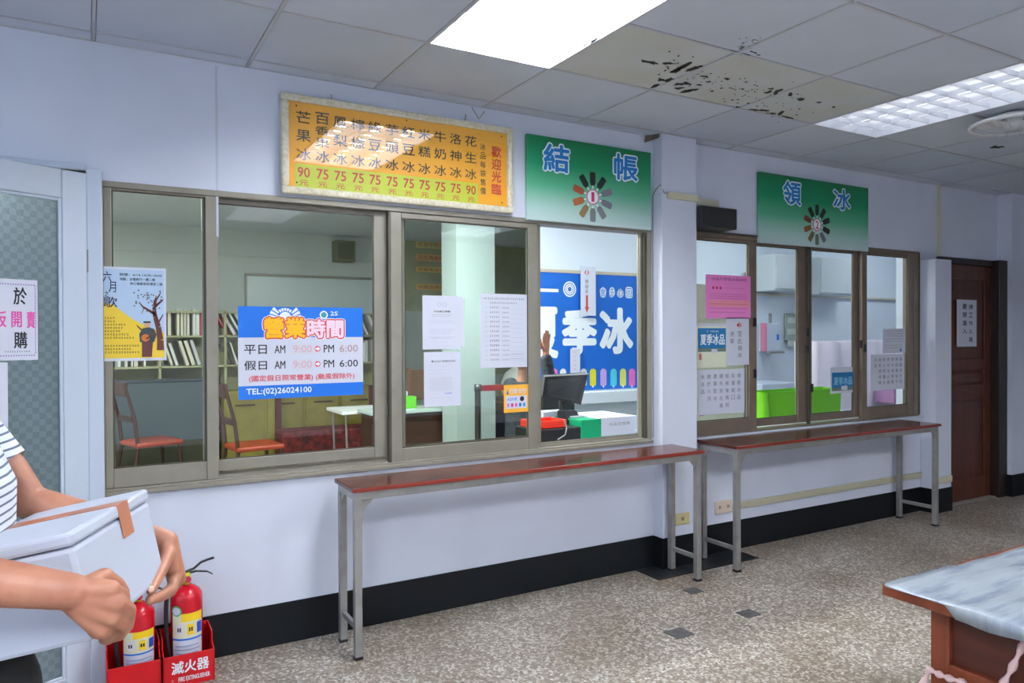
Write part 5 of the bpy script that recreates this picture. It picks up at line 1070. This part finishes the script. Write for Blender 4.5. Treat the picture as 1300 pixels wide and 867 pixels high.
# ================================================================ PEOPLE
def rcone(mb, a, ra, b, rb_, n=16, flat=None):
    """tapered capsule; flat=(direction, factor) squashes it"""
    a, b = Vector(a), Vector(b); d = b-a; L = d.length; t = d.normalized() if L > 1e-6 else Vector((0, 0, 1))
    prof = [(-ra*math.cos(k*math.pi/8), ra*math.sin(k*math.pi/8)) for k in range(1, 5)]+[(L+rb_*math.sin(k*math.pi/8), rb_*math.cos(k*math.pi/8)) for k in range(0, 4)]
    up = Vector((0, 0, 1)) if abs(t.z) < .9 else Vector((1, 0, 0)); u = t.cross(up).normalized(); v = t.cross(u)
    vs = [a-t*ra]; 
    for h, r in prof:
        for k in range(n): th = 2*math.pi*k/n; vs.append(a+t*h+(u*math.cos(th)+v*math.sin(th))*r)
    vs.append(b+t*rb_)
    if flat:
        dr, fc2 = Vector(flat[0]).normalized(), flat[1]; out = []
        for q in vs:
            base = a+t*((q-a).dot(t)); w_ = q-base; out.append(base+w_-dr*(w_.dot(dr))*(1-fc2))
        vs = out
    fs = []; m = len(prof)
    for k in range(n): fs.append((0, 1+(k+1) % n, 1+k))
    for i in range(m-1):
        for k in range(n): k2 = (k+1) % n; fs.append((1+i*n+k, 1+i*n+k2, 1+(i+1)*n+k2, 1+(i+1)*n+k))
    e = 1+m*n
    for k in range(n): fs.append((1+(m-1)*n+k, 1+(m-1)*n+(k+1) % n, e))
    mb.add(vs, fs)
def ell(mb, c, rx, ry, rz, ax, ay, az, n=20):
    c = Vector(c); ax, ay, az = Vector(ax), Vector(ay), Vector(az); vs = []; o = []
    for i in range(1, n//2):
        ph = math.pi*i/(n//2)
        for k in range(n): th = 2*math.pi*k/n; vs.append(c+ax*rx*math.sin(ph)*math.cos(th)+ay*ry*math.sin(ph)*math.sin(th)+az*rz*math.cos(ph))
    m = n//2-1; vs.append(c+az*rz); vs.append(c-az*rz); fs = []
    for i in range(m-1):
        for k in range(n): k2 = (k+1) % n; fs.append((i*n+k, (i+1)*n+k, (i+1)*n+k2, i*n+k2))
    for k in range(n): fs.append((m*n, k, (k+1) % n)); fs.append((m*n+1, (m-1)*n+(k+1) % n, (m-1)*n+k))
    mb.add(vs, fs)
def trunk(mb, secs, F, L, n=24):
    """closed loft of ellipses: (centre, half depth along F, half width along L)"""
    vs = []
    for (c, rf, rl) in secs:
        c = Vector(c)
        for k in range(n): th = 2*math.pi*k/n; vs.append(c+F*rf*math.cos(th)+L*rl*math.sin(th))
    fs = [(i*n+k, i*n+(k+1) % n, (i+1)*n+(k+1) % n, (i+1)*n+k) for i in range(len(secs)-1) for k in range(n)]
    fs.append(tuple(reversed(range(n)))); fs.append(tuple((len(secs)-1)*n+k for k in range(n))); mb.add(vs, fs)
def fuse(name, mb, voxel, m, parent, smooth_n=4):
    me = bpy.data.meshes.new(name); b = org(parent); me.from_pydata([q-b for q in mb.v], [], mb.f)
    bm = bmesh.new(); bm.from_mesh(me); bmesh.ops.recalc_face_normals(bm, faces=bm.faces[:]); bm.to_mesh(me); bm.free()
    o = bpy.data.objects.new(name, me); COL.objects.link(o); o.parent = parent
    r = o.modifiers.new('r', 'REMESH'); r.mode = 'VOXEL'; r.voxel_size = voxel; r.use_smooth_shade = True
    sm = o.modifiers.new('s', 'SMOOTH'); sm.iterations = smooth_n; sm.factor = .5
    dg = bpy.context.evaluated_depsgraph_get(); dg.update(); me2 = bpy.data.meshes.new_from_object(o.evaluated_get(dg))
    o.modifiers.clear(); o.data = me2; bpy.data.meshes.remove(me); me2.materials.clear(); me2.materials.append(m); me2.shade_smooth(); me2.name = name
    return o
def skin(name, c, r2):
    m = mat(name, c, .5, noise=.12, nscale=14, bump=.05, bscale=120, dark=r2); b = m.node_tree.nodes['Principled BSDF']
    b.inputs['Subsurface Weight'].default_value = .08; b.inputs['Subsurface Radius'].default_value = (.01, .004, .002); return m
M_SKIN = skin('warm_skin', (170, 118, 94), (146, 94, 74))
def head(mb, par, c, F, L, s=1.0, hairm=None, skinm=None):
    U3 = F.cross(L).normalized(); U3 = U3 if U3.z > 0 else -U3
    ell(mb, c, .082*s, .072*s, .108*s, F, L, U3); ell(mb, c+F*.028*s-U3*.055*s, .055*s, .052*s, .06*s, F, L, U3)
    ell(mb, c+F*.092*s-U3*.012*s, .016*s, .012*s, .026*s, F, L, U3)                                  # nose
    for sd in (-1, 1): ell(mb, c+L*.073*s*sd-F*.004*s-U3*.01*s, .014*s, .008*s, .028*s, F, L, U3)       # ears
    ell(mb, c+F*.078*s-U3*.058*s, .012*s, .024*s, .010*s, F, L, U3)                                    # lips
    def extras():
        ey = MB()
        for sd in (-1, 1): ell(ey, c+F*.071*s+L*.031*s*sd+U3*.008*s, .010*s, .013*s, .007*s, F, L, U3, 12)
        obj('eyes', ey, M_BLACK, par)
        h = MB(); ell(h, c-F*.012*s+U3*.022*s, .092*s, .084*s, .105*s, F, L, U3); hh = MB()
        ids = {}; vs = []
        for i, q in enumerate(h.v):
            w_ = q-c
            ids[i] = not (w_.dot(F) > .035*s and w_.dot(U3) < .062*s) and w_.dot(U3) > -.075*s
        keep = [f_ for f_ in h.f if all(ids[i] for i in f_)]; hh.add(h.v, keep); o = obj('hair', hh, hairm or mat('black_hair', (24, 20, 20), .5), par, True); sd_ = o.modifiers.new('thickness', 'SOLIDIFY'); sd_.thickness = .008
        br_ = MB()
        for sd in (-1, 1): br_.tube([c+F*.078*s+L*.018*s*sd+U3*.028*s, c+F*.072*s+L*.045*s*sd+U3*.028*s], .003*s, 6)
        obj('eyebrows', br_, mat('black_hair', (24, 20, 20), .5), par)
    return extras
def finger(mb, pts, r0, r1):
    n = len(pts)-1
    for i in range(n): rcone(mb, pts[i], r0+(r1-r0)*i/n, pts[i+1], r0+(r1-r0)*(i+1)/n, 12)
# ---- the styrofoam box (pose solved from its corners)
BO = Vector((-.027, -2.191, 1.139)); BR = Matrix(((.888, .420, -.188), (-.413, .911, .063), (.197, .022, .980)))
BR = Matrix([BR.row[i] for i in range(3)]); e1 = BR.col[0].normalized(); e2 = (BR.col[1]-e1*BR.col[1].dot(e1)).normalized(); e3 = e1.cross(e2)
BW, BHH, BLEN = .299, .175, .21
def bp_(u, v, w_): return BO-e1*u+e2*v-e3*w_
bxo = thing('foam_box', 'white styrofoam box closed with brown tape, held by the person', 'box', bp_(BLEN/2, BW/2, BHH))
def obox(mb, u0, u1, v0, v1, w0, w1, b=.004):
    t = MB().bbox(u0, u1, v0, v1, w0, w1, b); mb.add([bp_(q.x, q.y, q.z) for q in t.v], t.f)
M_FOAM = mat('white_styrofoam', (174, 182, 198), .6, bump=.05, bscale=150)
mb = MB(); obox(mb, .002, BLEN-.002, .002, BW-.002, .024, BHH, .008); obj('body', mb, M_FOAM, bxo)
mb = MB(); obox(mb, 0, BLEN, 0, BW, 0, .0225, .006); obj('lid', mb, M_FOAM, bxo)
mb = MB(); M_TAPE = mat('brown_tape', (172, 112, 84), .3)
obox(mb, -.0008, BLEN, .162, .205, -.0008, .0, .0003); obox(mb, -.0008, .0005, .162, .205, 0, .060, .0003); obj('tape', mb, M_TAPE, bxo)
# ---- the person carrying it
F1 = Vector((.91, -.415, 0)).normalized(); L1 = Vector((-F1.y, F1.x, 0))
TC = Vector((-.292, -1.915, 0))
pr_ = thing('person', 'person in striped grey T-shirt and black trousers carrying the white foam box', 'person', (TC.x-.05, TC.y, 0))
sk = MB()
hipc = TC+F1*.06-L1*.01; ch = TC
trunk(sk, [(hipc+Vector((0, 0, .84)), .10, .15), (hipc+Vector((0, 0, .95)), .10, .145), (ch+F1*.03+Vector((0, 0, 1.05)), .095, .125), (ch+F1*.03+Vector((0, 0, 1.20)), .105, .145), (ch+Vector((0, 0, 1.33)), .09, .15), (ch+Vector((0, 0, 1.38)), .05, .09)], F1, L1)
rcone(sk, ch+Vector((0, 0, 1.34)), .055, ch-F1*.01+Vector((0, 0, 1.45)), .048)
hx = head(sk, pr_, ch+F1*.0+Vector((0, 0, 1.555)), (F1+Vector((0, 0, -.35))).normalized(), L1)
NS = ch-L1*.165+Vector((0, 0, 1.335)); FS = P(-60, 524, -1.775)
# near (right) arm
NE = Vector((-.255, -2.185, 1.118)); NW = P(90, 751, -2.262)
rcone(sk, NS, .050, NE, .038); rcone(sk, NE, .039, NE.lerp(NW, .35), .039); rcone(sk, NE.lerp(NW, .35), .039, NW, .0265, flat=((0, 1, 0), .9))
# near hand: back of the hand to the camera, fingers curling under the end of the box
Yp = -2.262
palm = [(P(100, 750, Yp), P(140, 748, Yp-.012)), (P(100, 756, Yp), P(148, 765, Yp-.014)), (P(99, 762, Yp), P(143, 783, Yp-.010)), (P(97, 766, Yp+.003), P(128, 799, Yp))]
for a_, b_ in palm: rcone(sk, a_, .019, b_, .0145, flat=((0, 1, 0), .85))
rcone(sk, P(108, 772, Yp+.008), .015, P(124, 800, Yp+.008), .013)
fk = [[(140, 748, Yp-.012), (155.5, 755, Yp+.004), (158, 772, Yp+.034), (151, 787, Yp+.055)],
      [(148, 765, Yp-.014), (163.5, 774, Yp+.004), (161.5, 794, Yp+.032), (152, 806, Yp+.056)],
      [(143, 783, Yp-.010), (156, 793, Yp+.006), (152, 806, Yp+.034), (143, 809, Yp+.060)],
      [(128, 799, Yp), (138, 804, Yp+.010), (137, 812, Yp+.034), (131, 812, Yp+.054)]]
for k, ps in enumerate(fk): finger(sk, [P(*q) for q in ps], [.0118, .0122, .0116, .0105][k], [.0085, .009, .0085, .0075][k])
finger(sk, [P(112, 742, Yp+.006), P(132, 731, Yp+.022), P(149, 742, Yp+.030), P(157, 752, Yp+.034)], .0145, .0095)
# far (left) arm: over the far side of the box
Yf = -1.812
FE = P(38, 638, Yf); CF = P(10, 596, Yf+.012); FW = P(211, 688, -1.872)
rcone(sk, FS, .040, CF, .034); rcone(sk, CF, .034, FE, .032); rcone(sk, FE, .033, FE.lerp(FW, .35), .033); rcone(sk, FE.lerp(FW, .35), .033, FW, .0235)
Yh = -1.885
for a_, b_ in [((214, 692, Yh+.006), (226, 727, Yh+.006)), ((216, 692, Yh+.014), (227, 735, Yh+.022)), ((212, 694, Yh+.02), (222, 738, Yh+.035)), ((212, 696, Yh), (216, 722, Yh-.012))]: rcone(sk, P(*a_), .0175, P(*b_), .0145)
finger(sk, [P(214, 702, Yh-.012), P(205, 722, Yh-.050), P(198, 737, Yh-.085), P(192, 749, Yh-.112)], .015, .0095)     # thumb against the end of the box
for k, (dy, dz) in enumerate([(0, 0), (.020, 3), (.038, 5), (.054, 6)]):
    finger(sk, [P(224+k*.5, 728+dz, Yh+.004+dy*.6), P(218, 747+dz*.7, Yh-.035+dy), P(204, 757+dz*.3, Yh-.075+dy), P(190, 762, Yh-.108+dy)], [.012, .0125, .0115, .0105][k], [.009, .009, .0085, .0075][k])
# legs under the trousers
HN = Vector((-.172, -2.01, .85)); HF = hipc+L1*.085+Vector((0, 0, .86))
KN = Vector((-.118, -2.06, .47)); KF = Vector((-.20, -1.83, .46)); AN = Vector((-.21, -2.06, .09)); AF = Vector((-.33, -1.82, .09))
rcone(sk, hipc+Vector((0, 0, .87)), .085, HN, .078); rcone(sk, HN, .078, KN, .052); rcone(sk, HF, .078, KF, .052); rcone(sk, KN, .05, AN, .036); rcone(sk, KF, .05, AF, .036)
body = fuse('body', sk, .0034, M_SKIN, pr_, 3)
hx()
nl = MB(); q = P(192, 748, Yh-.125); n0 = (CAM-q).normalized(); ell(nl, q+n0*.0015, .0065, .0055, .002, Vector((.4, 0, -.9)).normalized(), Vector((.9, 0, .4)).normalized(), n0, 12); obj('thumbnail', nl, mat('pale_nail', (222, 176, 160), .3), pr_, True)
sh = MB()
trunk(sh, [(hipc-F1*.02+Vector((0, 0, .895)), .118, .168), (hipc-F1*.02+Vector((0, 0, .96)), .118, .162), (ch+F1*.05+Vector((0, 0, 1.06)), .124, .155), (ch+F1*.05+Vector((0, 0, 1.18)), .126, .162), (ch+Vector((0, 0, 1.31)), .107, .168), (ch+Vector((0, 0, 1.365)), .078, .135), (ch+Vector((0, 0, 1.395)), .058, .075)], F1, L1)
rcone(sh, NS, .062, NS.lerp(NE, .74), .054)
cf = CF; rcone(sh, FS, .052, cf, .0425)
# cut a real cuff: the sleeve ends in a ring instead of a ball
def cuff(o, c, d, r):
    bm = bmesh.new(); bm.from_mesh(o.data); b = org(pr_); near = [f_ for f_ in bm.faces if (f_.calc_center_median()+b-c).length < r]
    g_ = list({v for f_ in near for v in f_.verts})+list({e for f_ in near for e in f_.edges})+near
    bmesh.ops.bisect_plane(bm, geom=g_, plane_co=c-b, plane_no=d, dist=1e-5)
    kill = [v for v in bm.verts if (v.co+b-c).dot(d) > 2e-5 and (v.co+b-c).length < r]
    bmesh.ops.delete(bm, geom=kill, context='VERTS'); bm.to_mesh(o.data); bm.free()
def stripes():
    m = bpy.data.materials.new('striped_jersey'); m.use_nodes = True; nt = m.node_tree; p = nt.nodes['Principled BSDF']
    tc = nt.nodes.new('ShaderNodeTexCoord'); wv_ = nt.nodes.new('ShaderNodeTexWave'); wv_.bands_direction = 'Z'; wv_.inputs['Scale'].default_value = 21; wv_.inputs['Distortion'].default_value = .6; wv_.inputs['Detail'].default_value = 1; wv_.inputs['Detail Scale'].default_value = .8
    mp = nt.nodes.new('ShaderNodeMapping'); mp.inputs['Rotation'].default_value = (0, .22, 0); nt.links.new(tc.outputs['Object'], mp.inputs['Vector']); nt.links.new(mp.outputs[0], wv_.inputs['Vector'])
    r = nt.nodes.new('ShaderNodeValToRGB'); r.color_ramp.elements[0].position = .10; r.color_ramp.elements[0].color = lin((92, 104, 128)); r.color_ramp.elements[1].position = .26; r.color_ramp.elements[1].color = lin((212, 220, 230))
    nt.links.new(wv_.outputs['Fac'], r.inputs['Fac']); nt.links.new(r.outputs['Color'], p.inputs['Base Color']); p.inputs['Roughness'].default_value = .85; return m
so = fuse('striped_shirt', sh, .0036, stripes(), pr_, 4)
cuff(so, cf-(cf-FS).normalized()*.010, (cf-FS).normalized(), .08); c2 = NS.lerp(NE, .74); cuff(so, c2+(c2-NS).normalized()*.004, (c2-NS).normalized(), .070)
tr = MB(); trunk(tr, [(hipc+Vector((0, 0, .80)), .112, .165), (hipc+Vector((0, 0, .90)), .110, .158), (hipc+Vector((0, 0, .96)), .104, .148)], F1, L1)
rcone(tr, hipc+Vector((0, 0, .87)), .10, HN, .100); rcone(tr, HN, .100, KN, .074); rcone(tr, HF, .092, KF, .070); rcone(tr, KN, .070, AN+Vector((0, 0, .03)), .056); rcone(tr, KF, .070, AF+Vector((0, 0, .03)), .056)
fuse('trousers', tr, .008, mat('black_trousers', (20, 21, 24), .8, bump=.2, bscale=30), pr_, 4)
for A_ in (AN, AF):
    s_ = MB(); c = Vector((A_.x, A_.y, .0)); ell(s_, c+F1*.07+Vector((0, 0, .035)), .125, .046, .034, F1, L1, Vector((0, 0, 1))); ell(s_, c+Vector((0, 0, .05)), .055, .042, .048, F1, L1, Vector((0, 0, 1))); fuse('shoe', s_, .006, M_BLACK, pr_, 3)
# ---- the cashier, seated behind the counter
F2 = Vector((1, .1, 0)).normalized(); L2 = Vector((-F2.y, F2.x, 0)); YC = 1.12
cc = P(664, 500, YC); cc.z = 0
cs = thing('person', 'cashier in black patterned top raising a hand beside the register', 'person', (cc.x, cc.y, 0))
sk = MB(); zs = 1.10
trunk(sk, [(cc+Vector((0, 0, .60)), .10, .15), (cc+Vector((0, 0, .85)), .09, .13), (cc+Vector((0, 0, 1.0)), .10, .15), (cc+Vector((0, 0, 1.09)), .05, .08)], F2, L2)
rcone(sk, cc+Vector((0, 0, 1.08)), .05, cc+F2*.01+Vector((0, 0, 1.17)), .045)
hx = head(sk, cs, cc+F2*.02+Vector((0, 0, 1.265)), F2, L2, .95)
RS = cc-L2*.15+Vector((0, 0, 1.06)); RE = P(699, 494, YC-.22); RW = P(693, 450, YC-.2)
LS = cc+L2*.15+Vector((0, 0, 1.06)); LE = cc+L2*.2+F2*.1+Vector((0, 0, .88)); LW = cc+L2*.1+F2*.33+Vector((0, 0, .86))
rcone(sk, RS, .048, RE, .038); rcone(sk, RE, .037, RW, .026); rcone(sk, LS, .048, LE, .038); rcone(sk, LE, .037, LW, .026)
Yq = YC-.2
for dx in (-3, -1, 1, 3): rcone(sk, P(693+dx*.5, 447, Yq), .016, P(693+dx, 435, Yq), .012)
for k, (dx, top) in enumerate([(-3.6, 424), (-1.2, 420), (1.2, 420.5), (3.4, 425)]): finger(sk, [P(693+dx*.9, 436, Yq), P(693.5+dx, (436+top)/2, Yq-.01), P(694.5+dx, top, Yq-.02)], .0095, .0075)
finger(sk, [P(690, 443, Yq-.01), P(686.5, 437, Yq-.02), P(686, 431, Yq-.025)], .011, .008)
for k in range(4): finger(sk, [LW+L2*(k*.018-.03), LW+L2*(k*.018-.03)+F2*.06, LW+L2*(k*.018-.03)+F2*.10+Vector((0, 0, -.02))], .010, .007)
rcone(sk, LW, .024, LW+F2*.05, .026); finger(sk, [LW-L2*.02, LW-L2*.05+F2*.04, LW-L2*.05+F2*.07], .011, .008)
for s_ in (-1, 1):
    H = cc+L2*.08*s_+Vector((0, 0, .56)); K = H+F2*.38+Vector((0, 0, -.03)); rcone(sk, H, .075, K, .05); rcone(sk, K, .05, K+F2*.02+Vector((0, 0, -.42)), .035)
fuse('body', sk, .0055, M_SKIN, cs, 2); hx()
tp = MB(); trunk(tp, [(cc+Vector((0, 0, .55)), .125, .175), (cc+Vector((0, 0, .85)), .11, .155), (cc+Vector((0, 0, 1.0)), .12, .168), (cc+Vector((0, 0, 1.10)), .065, .10)], F2, L2)
rcone(tp, RS, .062, RE, .054); rcone(tp, RE, .054, RE.lerp(RW, .86), .042); rcone(tp, LS, .062, LE, .054); rcone(tp, LE, .054, LE.lerp(LW, .8), .044)
fuse('patterned_top', tp, .008, mat('black_patterned_cloth', (50, 58, 68), .8, noise=.7, nscale=26, dark=(8, 10, 14)), cs, 3)
rc_ = MB().tube([RE.lerp(RW, .84), RE.lerp(RW, .92)], .036, 14); obj('red_cuff', rc_, mat('red_cuff_cloth', (190, 30, 60), .7), cs, True)
tz = MB(); trunk(tz, [(cc+Vector((0, 0, .48)), .12, .17), (cc+Vector((0, 0, .58)), .125, .172)], F2, L2)
for s_ in (-1, 1):
    H = cc+L2*.08*s_+Vector((0, 0, .56)); K = H+F2*.38+Vector((0, 0, -.03)); rcone(tz, H, .085, K, .065); rcone(tz, K, .064, K+F2*.02+Vector((0, 0, -.38)), .05)
    sh_ = MB(); c = K+F2*.02; c.z = 0; ell(sh_, c+F2*.06+Vector((0, 0, .04)), .12, .045, .038, F2, L2, Vector((0, 0, 1))); fuse('shoe', sh_, .008, M_BLACK, cs, 2)
fuse('trousers', tz, .009, mat('navy_trousers', (34, 38, 56), .8), cs, 3)
stl = thing('stool', 'round stool under the seated cashier', 'stool', (cc.x-.02, cc.y, 0))
obj('seat', MB().lathe([(.16, .40), (.17, .41), (.17, .445), (.0, .45)], (cc.x-.02, cc.y, 0), 24), M_BLACK, stl, True)
for k in range(4): a_ = math.pi/4+k*math.pi/2; obj('leg', MB().tube([(cc.x-.02+.11*math.cos(a_), cc.y+.11*math.sin(a_), .40), (cc.x-.02+.18*math.cos(a_), cc.y+.18*math.sin(a_), .001)], .012, 8), M_STEEL, stl)
finish_text()
for o in list(COL.objects):
    if o.type == 'MESH' and o.parent and o.name.startswith(('small_print', 'guard_wires', 'lettering', 'printed_', 'screw_head')): o['kind'] = 'stuff'
